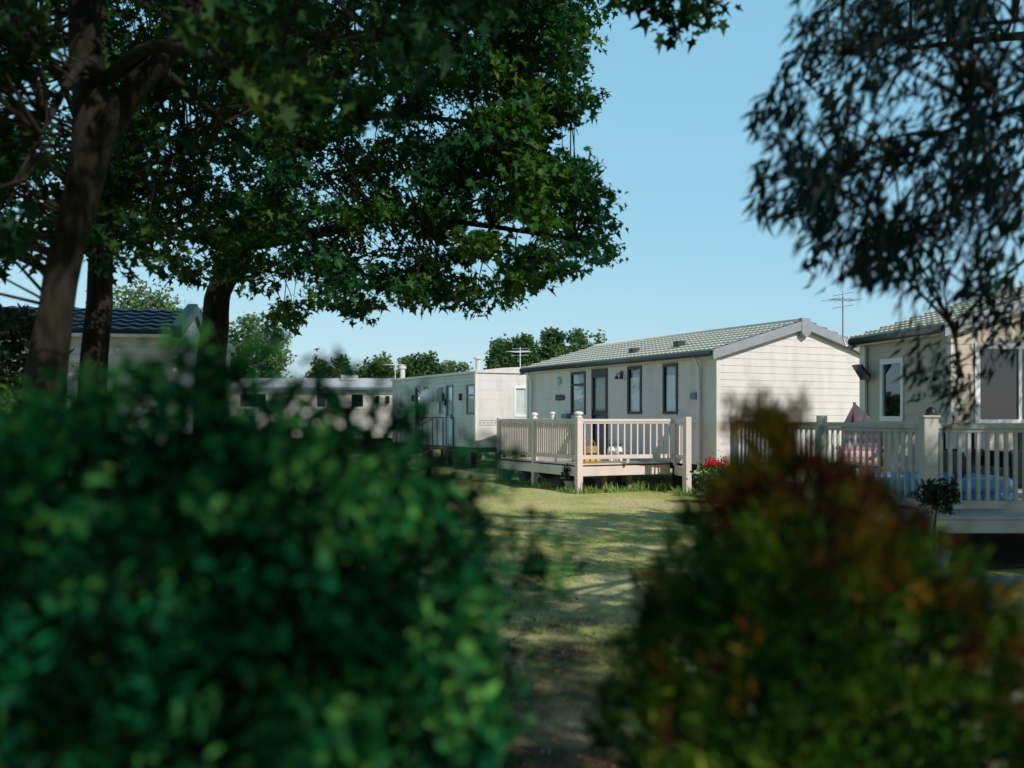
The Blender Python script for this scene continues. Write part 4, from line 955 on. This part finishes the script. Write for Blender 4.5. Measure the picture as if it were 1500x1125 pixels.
# ================================================================== FAR LEFT CARAVAN (frontal)
def far_van():
    d = 44.0; x0 = at(335, 600, d).x; x1 = at(588, 600, d).x; O = Vector((x0, d, 0)); L = x1-x0; Wd = 3.4; zb, ze = .7, 2.92
    o = thing('static_caravan', O, 0, 'long pale static caravan seen side on beyond the dark hedge, with a teal gutter', 'caravan')
    F = Fr(O, (1, 0, 0), (0, -1, 0)); wn = [F.rect(513, 576, 534, 598), F.rect(462, 573, 479, 598), F.rect(350, 575, 392, 598)]; dr_ = (F.at(545), F.at(545)+.8, zb+.02, 2.6)
    siding(F, L, zb, ze, wn+[F.rect(580, 570, 586, 634)], .16, .025).build('long_wall', M['siding'], o)
    rr = F.rect(580, 570, 586, 634)
    siding(Fr(O+Vector((0, Wd, 0)), (1, 0, 0), (0, 1, 0)), L, zb, ze, (), .3).build('long_wall', M['siding'], o)
    siding(Fr(O, (0, 1, 0), (-1, 0, 0)), Wd, zb, ze, (), .3).build('end_wall', M['siding'], o); siding(Fr(O+Vector((L, 0, 0)), (0, 1, 0), (1, 0, 0)), Wd, zb, ze, (), .3).build('end_wall', M['siding'], o)
    for r_ in wn: window(o, F, r_, M['white'], fw=.06, fill='net', glass=M['glass_dark'], sill=False)
    window(o, F, rr, M['white'], fw=.05, fill='curtain')
    mb = MB(); F.box(mb, F.at(509), F.at(538), .02, .14, wn[0][3]+.05, wn[0][3]+.09); mb.build('window_canopy', M['fascia'], o)
    # low sheet roof
    mb = MB(); e = .12
    mb.add([F.P(-e, e, ze), F.P(L+e, e, ze), F.P(L+e, -Wd/2, 3.42), F.P(-e, -Wd/2, 3.42), F.P(L+e, -Wd-e, ze), F.P(-e, -Wd-e, ze), F.P(-e, e, ze-.05), F.P(L+e, e, ze-.05), F.P(L+e, -Wd-e, ze-.05), F.P(-e, -Wd-e, ze-.05)],
           [(0, 1, 2, 3), (3, 2, 4, 5), (6, 7, 1, 0), (9, 8, 7, 6), (1, 7, 8, 4, 2), (0, 3, 5, 9, 6), (5, 4, 8, 9)]); mb.build('roof', M['grey_roof'], o)
    mb = MB(); F.box(mb, -e, L+e+.05, e+.003, e+.12, ze-.09, ze+.02); mb.tube([F.P(L+e+.1, e+.06, ze), F.P(L+e+.14, e+.0, ze+.35)], .06, 8); mb.build('gutter', M['pot_blue'], o)
    mb = MB(); F.box(mb, .05, L-.05, -.4, -.15, 0, zb-.02); mb.build('chassis', M['black'], o)
    mb = MB(); P0 = at(512, 553, d+1.5); mb.box(P0.x-.35, P0.x+.35, P0.y-.3, P0.y+.3, 3.3, 3.55); mb.build('roof_vent', M['siding_white'], o, bevel=.03)
    P0 = at(601, 545, d+1.0); mb = MB(); mb.lathe((P0.x-.35, P0.y, 3.2), [(.11, 0), (.11, .6), (.17, .62), (.17, .72), (.05, .78)], 12); mb.build('flue', M['siding_white'], o)
    P0 = at(579, 545, d+1.0); aerial([Vector((P0.x, P0.y, 3.25))], (P0.x, P0.y, 4.05), o, 5, 1.0, M['white'], 1.2, .8)
    for px in (553, 568): u, z = F.at(px, 584); mb = MB(); F.box(mb, u-.08, u+.08, .01, .1, z-.2, z+.12); mb.build('wall_lamp', M['black'], o, bevel=.02)
far_van()
# left navy-roof caravan, close
def left_van():
    global LV
    d = 15.2; x1 = at(262, 600, d).x; L = 7.0; ex = uvec(rad(11)); ey = Vector((-ex.y, ex.x, 0)); O = Vector((x1, d, 0))-ex*L; Wd = 3.6; zb, ze, zr = .6, 2.93, 3.40
    o = thing('static_caravan', O, 0, 'white clad caravan with glossy navy tiled roof standing behind the left tree trunks', 'caravan')
    F = Fr(O, ex, -ey); FBk = Fr(O+ey*Wd, ex, ey); FE = Fr(O+ex*L, ey, ex); FW = Fr(O, ey, -ex)
    wn = [(1.2, 2.4, 1.4, 2.5)]
    siding(F, L, zb, ze, wn, .13, .02).build('long_wall', M['siding_white'], o); siding(FBk, L, zb, ze, (), .2).build('long_wall', M['siding_white'], o)
    siding(FE, Wd, zb, ze, (), .11, ridge=zr).build('gable_wall', M['siding_white'], o); siding(FW, Wd, zb, ze, (), .11, ridge=zr).build('gable_wall', M['siding_white'], o)
    window(o, F, wn[0], M['white'], fill='curtain')
    roof_slope(F, -.1, L-.10, .16, ze-.03, -Wd/2, zr+.03, .24, .34, .022, .03).build('roof', M['navy'], o); roof_slope(FBk, -.1, L-.10, .16, ze-.03, -Wd/2+.004, zr+.03, .24, .34, .022, .03).build('roof', M['navy'], o)
    mb = MB(); k = FE
    for s in (0, 1):
        a0, a1 = (-.2, Wd/2) if s == 0 else (Wd+.2, Wd/2)
        mb.hexa([k.P(a0, -.09, ze-.12), k.P(a1, -.09, zr-.05), k.P(a1, .07, zr-.05), k.P(a0, .07, ze-.12), k.P(a0, -.09, ze+.06), k.P(a1, -.09, zr+.14), k.P(a1, .07, zr+.14), k.P(a0, .07, ze+.06)])
    mb.build('verge_board', M['navy'], o)
    mb = MB(); F.box(mb, -.05, L+.02, .02, .20, ze-.12, ze-.075); mb.build('gutter', M['white'], o)
    mb = MB(); F.box(mb, L-.07, L+.028, -.05, .03, zb, ze-.125); mb.build('corner_trim', M['trim'], o)
    mb = MB(); F.box(mb, .05, L-.05, -.4, -.1, 0, zb-.01); mb.build('chassis', M['black'], o)
left_van()
def back_van():
    d = 20.0; O = at(262, 600, d); O.z = 0; o = thing('shed', O, 0, 'small pale shed glimpsed between the navy roofed caravan and the tree trunk', 'shed'); L = .75; Wd = 1.0; zb, ze = .1, 2.98
    F = Fr(O, (1, 0, 0), (0, -1, 0)); wn = [F.rect(262+4, 512, 262+20, 530)]
    siding(F, L, zb, ze, wn, .13).build('end_wall', M['siding_white'], o); siding(Fr(O, (0, 1, 0), (-1, 0, 0)), Wd, zb, ze, (), .2).build('long_wall', M['siding_white'], o); siding(Fr(O+Vector((L, 0, 0)), (0, 1, 0), (1, 0, 0)), Wd, zb, ze, (), .2).build('long_wall', M['siding_white'], o)
    siding(Fr(O+Vector((0, Wd, 0)), (1, 0, 0), (0, 1, 0)), L, zb, ze, (), .2).build('end_wall', M['siding_white'], o)
    window(o, F, wn[0], M['pool'], fill='net', glass=M['glass_dark'])
    mb = MB(); mb.add([F.P(-.1, .1, ze), F.P(L+.1, .1, ze), F.P(L+.1, -Wd-.1, ze), F.P(-.1, -Wd-.1, ze), F.P(-.1, -.2, ze+.16), F.P(L+.1, -.2, ze+.16), F.P(L+.1, -Wd+.2, ze+.16), F.P(-.1, -Wd+.2, ze+.16)], [(3, 2, 1, 0), (4, 5, 6, 7), (0, 1, 5, 4), (1, 2, 6, 5), (2, 3, 7, 6), (3, 0, 4, 7)]); mb.build('roof', M['grey_roof'], o)
    mb = MB(); F.box(mb, -.05, L+.05, -Wd-.05, .05, 0, zb-.003); mb.build('base', M['slab'], o)
back_van()

# ================================================================== FAR TREES
def far_tree(px0, px1, pytop, d, m, label, lobes=13, n=5200, ls=.34, group='trees beyond the caravans', zlow=1.2):
    x0 = at(px0, 0, d).x; x1 = at(px1, 0, d).x; zt = at(0, pytop+6, d).z; cx = (x0+x1)/2; rx = (x1-x0)/2*1.14; zc = (zt+zlow)/2; rz = (zt-zlow)/2
    cl = []
    while len(cl) < 26*lobes:
        q = R.uniform(-1, 1, 3)
        e = .74+.14*math.sin(q[0]*9+d)+.08*math.sin(q[2]*13+px0)
        l = (abs(q[0])**2.4+abs(q[1])**2.4+abs(q[2])**2.4)**(1/2.4)
        if l < e+.12 and l > e-.42: cl.append((cx+q[0]*rx, d+q[1]*rx*.7, zc+q[2]*rz))
    cl = np.array(cl); base = (cx, d, 0)
    limbs = [([(cx, d, -.1), (cx+.1, d, zc*.4), (cx-.1, d, zc)], [.28, .2, .1])]
    for k in range(5):
        e = cl[R.integers(len(cl))]; limbs.append(([(cx, d, zc*.4), ((cx+e[0])/2, (d+e[1])/2, (zc*.5+e[2])/2+.4), tuple(e)], [.12, .08, .03]))
    return tree('tree', label, limbs, cl, max(6, int(n*2.1)//len(cl)), .55, .42, ls*.68, 'round', m, group, base=base, twigs=False, axis=None)
far_tree(708, 800, 484, 62, M['far1'], 'dense dark green tree behind the middle white caravan roof, left of the flat topped one', 11, 9500, .30)
far_tree(775, 862, 480, 66, M['far1'], 'dense dark tree right above the ridge start of the green roofed caravan', 11, 9500, .30)
far_tree(818, 897, 478, 60, M['far2'], 'lighter flat topped tree at the right end of the clump behind the green roof', 8, 5200, .28)
far_tree(448, 532, 521, 75, M['far2'], 'low rounded green tree above the far long caravan roof, leftmost of the row', 8, 5200, .34)
far_tree(527, 612, 511, 72, M['far2'], 'tall two tone green tree above the far long caravan, middle of the row', 8, 5600, .34)
far_tree(600, 650, 511, 70, M['far1'], 'dark upright tree above the join of the two white caravans', 7, 4200, .32)
far_tree(632, 690, 524, 78, M['far3'], 'pale thin tree beside the white flue on the middle caravan', 6, 2600, .34)
far_tree(150, 262, 398, 34, M['far3'], 'pale yellow green sunlit tree above the navy tiled roof', 9, 5200, .20)
far_tree(325, 418, 452, 52, M['far3'], 'pale sunlit tree right of the thick leaning trunk and left of the sky', 8, 5200, .26)
far_tree(250, 330, 440, 52, M['far2'], 'bright leafed tree seen just behind the thick leaning trunk', 8, 4200, .26)
# distant wood, one mass
P = []; N = 26000
t = R.uniform(-1, 1, N); P = np.stack([t*110, 95+R.uniform(0, 6, N), R.uniform(0, 1, N)**.7*(3.2+.7*np.sin(t*31)+.4*np.sin(t*77))], 1)
tag(leaves('distant_hedgerow', P, R.uniform(.4, .9, N), 'round', M['far1'], None), 'long dark hedgerow far behind the caravans', 'hedgerow', kind='stuff')

# ================================================================== NEAR TREES
# T3: thick leaning maple, sharp
b3 = Vector((-4.35, 13.6, 0)); poly3 = [(60, -420), (900, -420), (905, -60), (893, 0), (868, 60), (838, 105), (872, 150), (855, 180), (808, 196), (848, 235), (862, 285), (838, 300), (880, 335), (896, 372), (885, 392), (830, 396), (800, 378), (752, 398), (760, 436), (716, 460), (690, 440), (645, 450), (600, 446), (540, 470), (512, 452), (455, 432), (430, 462), (405, 500), (385, 470), (350, 400), (240, 410), (200, 385), (150, 300)]
c3 = cloud(poly3, 11.0, 16.0, 900)
gx = c3[:, 0]-.768*c3[:, 2]; gy = c3[:, 1]+1.024*c3[:, 2]; c3 = c3[((gy < 17.2) | (gx < -2.2)) & ~((c3[:, 2] > 8.6) & (gx > -5.0))]
c3 = np.concatenate([c3, cloud([(700, 150), (870, 240), (892, 385), (740, 430), (560, 440), (600, 300)], 10.8, 12.2, 50), cloud([(700, -60), (888, -50), (885, 10), (858, 70), (825, 100), (700, 110)], 10.8, 12.4, 48), cloud([(720, 120), (850, 135), (860, 165), (780, 190), (820, 240), (845, 280), (720, 260)], 10.8, 12.2, 34)])
limbs3 = [([at(308, 800, 13.6), at(308, 560, 13.6), at(316, 470, 13.6), at(328, 410, 13.7), at(385, 320, 13.8), at(420, 200, 13.8), at(440, 40, 13.7), at(450, -200, 13.6)], [.26, .20, .18, .16, .135, .11, .08, .03])]
limbs3[0][0][0].z = -.1
for tx, ty, td, r_ in ((620, 330, 12.4, .075), (840, 350, 12.6, .07), (700, 180, 14.6, .08), (820, 60, 13.4, .07), (560, 60, 12.2, .07), (230, 210, 14.8, .09), (300, 40, 12.6, .07), (640, -180, 13.5, .08), (480, 400, 15.0, .05), (250, 330, 12.4, .05), (760, -160, 14.6, .06), (560, 420, 12.6, .045)):
    st = at(365, 360, 13.75) if ty > 250 else at(410, 230, 13.8); e = at(tx, ty, td); m_ = st.lerp(e, .5)+Vector((0, 0, .35))
    limbs3.append(([st, st.lerp(m_, .6), m_, e], [r_*1.2, r_, r_*.7, r_*.25]))
c3b = [] # leafing along the limbs
tree('maple_tree', 'big maple with a thick leaning trunk and sharp spreading crown over the lawn', limbs3, c3, 86, .33, .17, .116, 'maple', M['maple'], 'maples on the left', base=b3, jn=.55, axis=(.1, -.2, -.45))
# T2: slim trunk
b2 = Vector((-4.3, 10.4, 0)); poly2 = [(-150, -300), (470, -300), (440, 60), (400, 200), (330, 300), (240, 372), (150, 395), (60, 400), (0, 412), (-150, 430)]
c2 = cloud(poly2, 8.8, 12.0, 230)
limbs2 = [([at(120, 900, 10.4), at(135, 560, 10.4), at(146, 440, 10.4), at(152, 330, 10.5), at(165, 180, 10.6), at(150, 0, 10.6), at(160, -200, 10.6)], [.16, .14, .13, .115, .09, .06, .02])]
limbs2[0][0][0].z = -.1
for tx, ty, td in ((20, 370, 9.6), (300, 220, 9.8), (-60, 200, 11), (330, 20, 11), (60, 60, 9.4)):
    st = at(152, 330, 10.5); e = at(tx, ty, td); limbs2.append(([st, st.lerp(e, .4)+Vector((0, 0, .3)), e], [.06, .045, .012]))
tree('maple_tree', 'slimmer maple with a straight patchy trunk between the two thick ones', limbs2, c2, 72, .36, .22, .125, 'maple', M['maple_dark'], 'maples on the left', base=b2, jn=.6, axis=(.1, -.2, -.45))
# T1: big blurred foreground tree
b1 = Vector((-3.55, 7.2, 0))
poly1 = [(-250, -300), (760, -300), (740, -20), (650, 120), (590, 130), (560, 225), (470, 190), (400, 240), (345, 170), (330, 60), (300, -60), (62, -60), (50, 190), (20, 330), (-60, 400), (-250, 440)]
c1 = cloud(poly1, 4.6, 8.4, 130); c1 = np.concatenate([c1, cloud([(-220, -60), (60, -60), (50, 200), (15, 345), (-80, 410), (-220, 440)], 5.5, 8.5, 55)]); c1s = cloud([(915, -60), (1050, -60), (1045, 5), (1022, 50), (1000, 55), (975, 20), (930, 12), (915, 0)], 6.8, 7.2, 9)
limbs1 = [([at(45, 1000, 7.2), at(60, 620, 7.2), at(83, 450, 7.2), at(110, 320, 7.2), at(136, 195, 7.2), at(126, 60, 7.2), at(118, -150, 7.2), at(100, -380, 7.2)], [.19, .155, .118, .118, .14, .115, .10, .06]),
          ([at(140, 215, 7.2), at(190, 140, 7.1), at(260, 60, 7.0), at(300, -30, 6.9), at(420, -180, 6.8), at(560, -330, 6.8)], [.11, .085, .075, .065, .05, .03]),
          ([at(300, -30, 6.9), at(560, -140, 6.8), at(820, -150, 7.0), at(980, -30, 7.0), at(1010, 20, 7.0)], [.05, .04, .025, .012, .005])]
limbs1[0][0][0].z = -.1
for tx, ty, td in ((400, 120, 5.6), (560, 60, 6.2), (330, 180, 8.0), (60, 200, 6.0)):
    st = at(150, 120, 7.2); e = at(tx, ty, td); limbs1.append(([st, st.lerp(e, .4)+Vector((0, 0, .25)), e], [.05, .035, .01]))
q = np.array([-3.6, 1.8, 5.0])+R.uniform(0, 1, (400, 3))*np.array([5.2, 5.0, 2.4]); q = q[q[:, 2]-1.6 > .46*q[:, 1]+.45][:75]; c1 = np.concatenate([c1, q])  # out-of-view crown overhead, added to shade the trunk
for e in ((-1.6, 4.6, 5.6), (.6, 3.6, 5.9), (-2.6, 3.0, 6.2), (-.6, 2.4, 6.6)):
    st = at(124, -60, 7.2); e = Vector(e); limbs1.append(([st, st.lerp(e, .5)+Vector((0, 0, .5)), e], [.07, .04, .012]))
tree('maple_tree', 'out of focus maple nearest the camera, forking trunk at the left edge', limbs1, np.concatenate([c1, c1s]), 46, .26, .15, .125, 'maple', M['maple_dark'], 'maples on the left', base=b1, jn=.6, axis=(.1, -.1, -.5))

# Right tree: narrow leaves, drooping; trunk outside the frame on the right
bR = Vector((7.4, 7.6, 0))
polyR = [(1168, -60), (1162, 10), (1176, 62), (1130, 118), (1104, 150), (1118, 190), (1150, 214), (1096, 245), (1112, 300), (1106, 345), (1150, 322), (1182, 340), (1164, 392), (1180, 448), (1205, 452), (1226, 396), (1270, 420), (1300, 408), (1335, 434), (1380, 440), (1425, 446), (1440, 470), (1500, 462), (1700, 470), (2600, 600), (2600, -60)]
cR = []
while len(cR) < 210:  # the part in view hangs nearest the camera
    q = cloud([(1105, -40), (1520, -40), (1520, 450), (1200, 440), (1110, 340)], 3.7, 5.6, 60); px, py = project(q); cR += list(q[inpoly(px, py, polyR)])
cR = np.array(cR[:210])
cR2 = []
while len(cR2) < 360:
    q = np.array([7.7, 7.0, 5.8])+R.uniform(-1, 1, (300, 3))*np.array([5.2, 6.6, 3.3]); l = ((q-np.array([7.7, 7.0, 5.8]))/np.array([5.2, 6.6, 3.3])); k = np.linalg.norm(l, axis=1) < 1
    px, py = project(q); k &= (q[:, 1] < .5) | (px > 1560) | (py < -60); k &= (px > 1150) | (py < -200) | (q[:, 1] < .5); gx = q[:, 0]-.768*q[:, 2]; gy = q[:, 1]+1.024*q[:, 2]; k &= (gy < 17.0+.4*np.sin(gx*2.3)) | ((gx > 5.2) & (gy < 18.6)); cR2 += list(q[k])
cR2 = np.array(cR2[:360])
cR2 = np.concatenate([cR2, np.array([6.6, -.2, 4.6])+R.uniform(0, 1, (75, 3))*np.array([4.2, 5.4, 2.0])])  # extra unseen foliage added to shade the ground before the deck
sp = np.array([tuple(at(*p)) for p in ((1345, 500, 5.6), (1358, 545, 5.6), (1378, 560, 5.6), (1402, 585, 5.6), (1390, 540, 5.6), (1440, 470, 5.7), (1470, 450, 5.8), (1420, 452, 5.7), (1455, 500, 5.7), (1490, 480, 5.8), (1408, 560, 5.6))])
limbsR = [([bR, bR+Vector((0, 0, 2)), bR+Vector((-.1, -.1, 4)), bR+Vector((-.2, -.2, 6)), bR+Vector((-.2, -.3, 8))], [.28, .24, .19, .12, .04])]
for e in (at(1190, 280, 4.6), at(1240, 80, 4.8), at(1290, 370, 4.6), at(1392, 478, 5.6), at(1420, 150, 4.4)):
    st = bR+Vector((-.1, -.1, 3.2)); limbsR.append(([st, st.lerp(e, .45)+Vector((.1, .3, .9)), st.lerp(e, .8)+Vector((0, .1, .45)), e], [.06, .03, .014, .004]))
for e in ((3.6, 3.0, 5.2), (4.2, 10.5, 5.5), (9.5, 4, 6.5), (9.8, 10, 6), (6.5, 2.0, 7), (7, 12, 6)):
    st = bR+Vector((-.1, -.1, 3.6)); limbsR.append(([st, st.lerp(Vector(e), .5)+Vector((0, 0, .5)), Vector(e)], [.09, .06, .02]))
e = at(1392, 470, 5.6); limbsR.append(([e, at(1400, 500, 5.6), at(1404, 560, 5.6)], [.02, .012, .004]))
allR = np.concatenate([cR, sp])
rt = tree('ash_tree', 'drooping dark narrow leaved tree hanging in from the upper right', limbsR, np.concatenate([allR, cR2]), 1, .1, .1, .02, 'narrow', M['ash'], base=bR)
for ch in list(rt.children):
    if ch.name.startswith('crown'): bpy.data.objects.remove(ch)
for gx_, gy_, gr in ((1312, 150, 42), (1392, 190, 30), (1262, 305, 32), (1380, 345, 38), (1452, 325, 30), (1228, 200, 26), (1200, 120, 22), (1330, 60, 26), (1440, 80, 34), (1170, 260, 20), (1290, 160, 34), (1405, 270, 24), (1480, 240, 26), (1330, 280, 24), (1260, 90, 24), (1140, 330, 14)):
    px, py = project(allR); allR = allR[np.hypot(px-gx_, py-gy_) > gr]
Pa = spread(allR, 33, .12, .20); px, py = project(Pa); Pa = Pa[inpoly(px+6, py, polyR) | ((py > 440) & (px > 1300)) | (px > 1500)]
Pb = spread(cR2, 120, .42, .30); Pb = Pb[gapmask(Pb)]
P = np.concatenate([Pa, Pb]); s_ = np.concatenate([R.uniform(.06, .115, len(Pa)), R.uniform(.15, .24, len(Pb))])
leaves('crown', P, s_, 'narrow', M['ash'], rt, axis=(-.5, -.1, -1.1), ja=.42)
for ch in rt.children:
    if ch.name.startswith('crown'): ch.name = 'crown'

# tree behind the camera that shades the near ground and the shrubs
def shade_tree(b, rx, ry, rz_, cz, ncl, per, label, name='lime_tree'):
    cl = []
    while len(cl) < ncl:
        q = R.uniform(-1, 1, 3)
        if np.linalg.norm(q) < 1: cl.append((b[0]+q[0]*rx, b[1]+q[1]*ry, cz+q[2]*rz_))
    cl = np.array(cl); b = Vector(b)
    px, py = project(cl); bad = (cl[:, 1] > .3) & (px > -80) & (px < 1580) & (py > -120); cl = cl[~bad]
    limbs = [([b, b+Vector((0, 0, cz*.5)), b+Vector((.1, 0, cz)), b+Vector((0, 0, cz+rz_*.6))], [.3, .24, .14, .04])]
    for k in range(7):
        e = Vector(cl[R.integers(len(cl))]); st = b+Vector((0, 0, cz*.6)); limbs.append(([st, st.lerp(e, .5)+Vector((0, 0, .4)), e], [.09, .06, .02]))
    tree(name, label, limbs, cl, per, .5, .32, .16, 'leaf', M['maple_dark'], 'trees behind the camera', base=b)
shade_tree((5.4, -3.6, 0), 4.4, 4.6, 2.9, 5.9, 240, 75, 'round crowned tree standing behind the camera on the right')
shade_tree((0.6, -6.5, 0), 3.6, 3.4, 2.6, 6.2, 110, 70, 'round crowned tree standing directly behind the camera')

# dark conifer hedge at far left
def left_hedge():
    o = thing('conifer_hedge', (-6.3, 9.5, 0), 0, 'tall dark conifer hedge at the left edge of the photo', 'hedge')
    mb = MB()
    for k in range(10): mb.tube([(-8.6+k*.45, 9.6, -.02), (-8.6+k*.45, 9.6, 2.2)], [.05, .02], 6)
    mb.build('stems', M['twig'], o)
    N = 22000; P = np.stack([R.uniform(-9, -4.55, N), 9.6+R.normal(size=N)*.35, R.uniform(0, 1, N)**.8*2.62], 1)
    leaves('foliage', P, R.uniform(.06, .13, N), 'leaf', M['wall_hedge'], o, axis=(0, -.2, .6))
left_hedge()
p = at(8, 560, 6.0); shrub('fern_shrub', (p.x-.12, p.y, 1.55), .22, .35, 500, .08, 'narrow', M['ger'], 'bright feathery shrub at the left edge in front of the dark hedge', stem=True, axis=(.6, -.3, .3))

# ================================================================== FOREGROUND SHRUBS
def big_hedge():
    o = thing('evergreen_shrub', (-1.0, 2.2, 0), 0, 'large out of focus glossy green shrub filling the lower left foreground', 'shrub')
    E = [((-.68, 2.15, .90), (.62, .60, .80)), ((-1.45, 2.25, .84), (.85, .62, .88)), ((-.46, 2.1, 1.07), (.45, .5, .55)), ((-.75, 2.1, .35), (.60, .6, .45))]
    cl = []
    for c, r_ in E:
        n = int(950*r_[0]/.66); k = 0
        while k < n:
            q = R.uniform(-1, 1, 3); l = (abs(q)**2.6).sum()**(1/2.6)
            if .18 < l < 1: cl.append(np.array(c)+q*np.array(r_)); k += 1
    cl = np.array(cl); cl = cl[cl[:, 2] > .02]
    # the clipped outline the shrub has: high on the left, sloping shoulder on the right
    px, py = project(cl); top = np.interp(px, [-400, 0, 100, 200, 300, 390, 440, 520, 600, 700, 745, 770], [640, 622, 602, 560, 548, 585, 632, 655, 664, 728, 800, 900]); cl = cl[py > top+R.normal(size=len(cl))*9]
    # shoots poking out of the top
    for px, py in ((285, 505), (300, 530), (215, 540), (375, 520), (472, 552), (540, 582), (500, 612), (432, 568), (120, 585), (40, 600), (590, 640), (600, 600), (715, 670), (775, 800), (800, 830), (165, 560), (345, 545), (640, 670)):
        cl = np.concatenate([cl, np.array([tuple(at(px, py, 2.05)), tuple(at(px, py+28, 2.05))])])
    mb = MB(); base = Vector((-.8, 2.25, -.02))
    for c in cl[::5]:
        s = Vector((base.x+R.uniform(-.9, .7), base.y, -.02)); mb.tube(curve(s, c, 6, 0, .15), [.014, .012, .010, .008, .005, .003], 5, cap=False)
    mb.build('stems', M['twig'], o)
    P = spread(cl, 24, .075, .065)
    leaves('foliage', P, R.uniform(.028, .050, len(P)), 'leaf', M['hedge'], o, axis=(0, -.2, .5), normal=(.1, -.5, .7), jn=.8)
big_hedge()
def conifer():
    o = thing('conifer_shrub', (.70, 2.35, 0), 0, 'out of focus pointed golden and rusty conifer in the right foreground', 'shrub')
    zz = [0, .5, .9, 1.05, 1.2, 1.35, 1.46, 1.52, 1.55]; rr = [.50, .58, .54, .49, .40, .28, .155, .06, .0]
    cl = []; ax = []
    while len(cl) < 3500:
        z = R.uniform(0, 1.59); r_ = np.interp(z, zz, rr)
        if R.uniform() > (r_+.05)/.55: continue
        t = R.uniform(0, 2*math.pi); q = r_*R.uniform(0, 1.0)**.45*(1+.10*math.sin(3*t+z*9)+.06*math.sin(7*t-z*15)); xc = .66+(.08 if z < 1.2 else .08-.13*(z-1.2)/.4)
        cl.append((xc+q*math.cos(t), 2.35+q*math.sin(t), z)); ax.append((math.cos(t)*.7, math.sin(t)*.7, .9))
    for px, py in ((1075, 610), (1105, 596), (1132, 606), (1168, 600), (1120, 625), (1150, 622), (1098, 622)):
        for k in range(3): cl.append(tuple(at(px, py+14*k, 2.3))); ax.append((0, 0, 1.5))
    cl = np.array(cl); ax = np.array(ax); n = 26
    P = spread(cl, n, .034, .045); A_ = np.repeat(ax, n, axis=0)
    nz = np.sin(cl[:, 0]*9+1)*np.sin(cl[:, 2]*11)+.5*np.sin(cl[:, 1]*17+cl[:, 2]*5); brown = (nz*.62+R.normal(size=len(cl))*.35+(cl[:, 2]-1.22)*2.6+np.clip(cl[:, 0]-.85, 0, 1)*1.3 > .28)  # top is truly browned; right flank carries sunlit gold as colour
    bm = np.repeat(brown, n)
    mb = MB(); mb.tube([(.68, 2.35, -.02), (.68, 2.35, .8), (.62, 2.33, 1.6)], [.05, .035, .006], 8)
    for c, a in zip(cl[::9], ax[::9]): mb.tube([Vector((.67, 2.35, max(.05, c[2]-.25))), Vector(c)], [.008, .003], 4, cap=False)
    mb.build('stems', M['twig'], o)
    leaves('foliage', P[~bm], R.uniform(.022, .045, (~bm).sum()), 'narrow', M['conifer'], o, axis=A_[~bm], ja=.45)
    leaves('bronzed_foliage', P[bm], R.uniform(.022, .045, bm.sum()), 'narrow', M['bronze'], o, axis=A_[bm], ja=.45)
conifer()

# bird
def bird():
    c = at(463, 512, 30); o = thing('bird', c, 0, 'small dark bird in flight above the far caravan roofs', 'bird')
    def Q(x, z, y=0): return c+Vector((x, y, z))*.021*1.0
    mb = MB(); mb.tube([Q(-1.0, -.4), Q(-.4, 0), Q(.6, .1), Q(1.2, .0), Q(1.6, -1.2), Q(1.7, -2.6)], [.008, .03, .036, .03, .018, .02], 8); mb.build('body', M['bird'], o, smooth=True)
    for pts in (((-.2, .4), (-2.2, 1.2), (-5.2, -1.6), (-2.4, -.1), (0, -.5)), ((.6, .5), (3.2, 2.2), (5.6, .1), (3.4, .4), (1.4, -.5))):
        mb = MB(); n = len(pts); mb.add([Q(x, z, -.6+.3*i) for i, (x, z) in enumerate(pts)]+[Q(x, z+.15, -.3+.3*i) for i, (x, z) in enumerate(pts)], [tuple(range(n)), tuple(range(2*n-1, n-1, -1))]+[(i, (i+1) % n, n+(i+1) % n, n+i) for i in range(n)]); mb.build('wing', M['bird'], o)
bird()
print('objects', len(S.objects), 'tris', sum(len(o.data.polygons) for o in S.objects if o.type == 'MESH'))
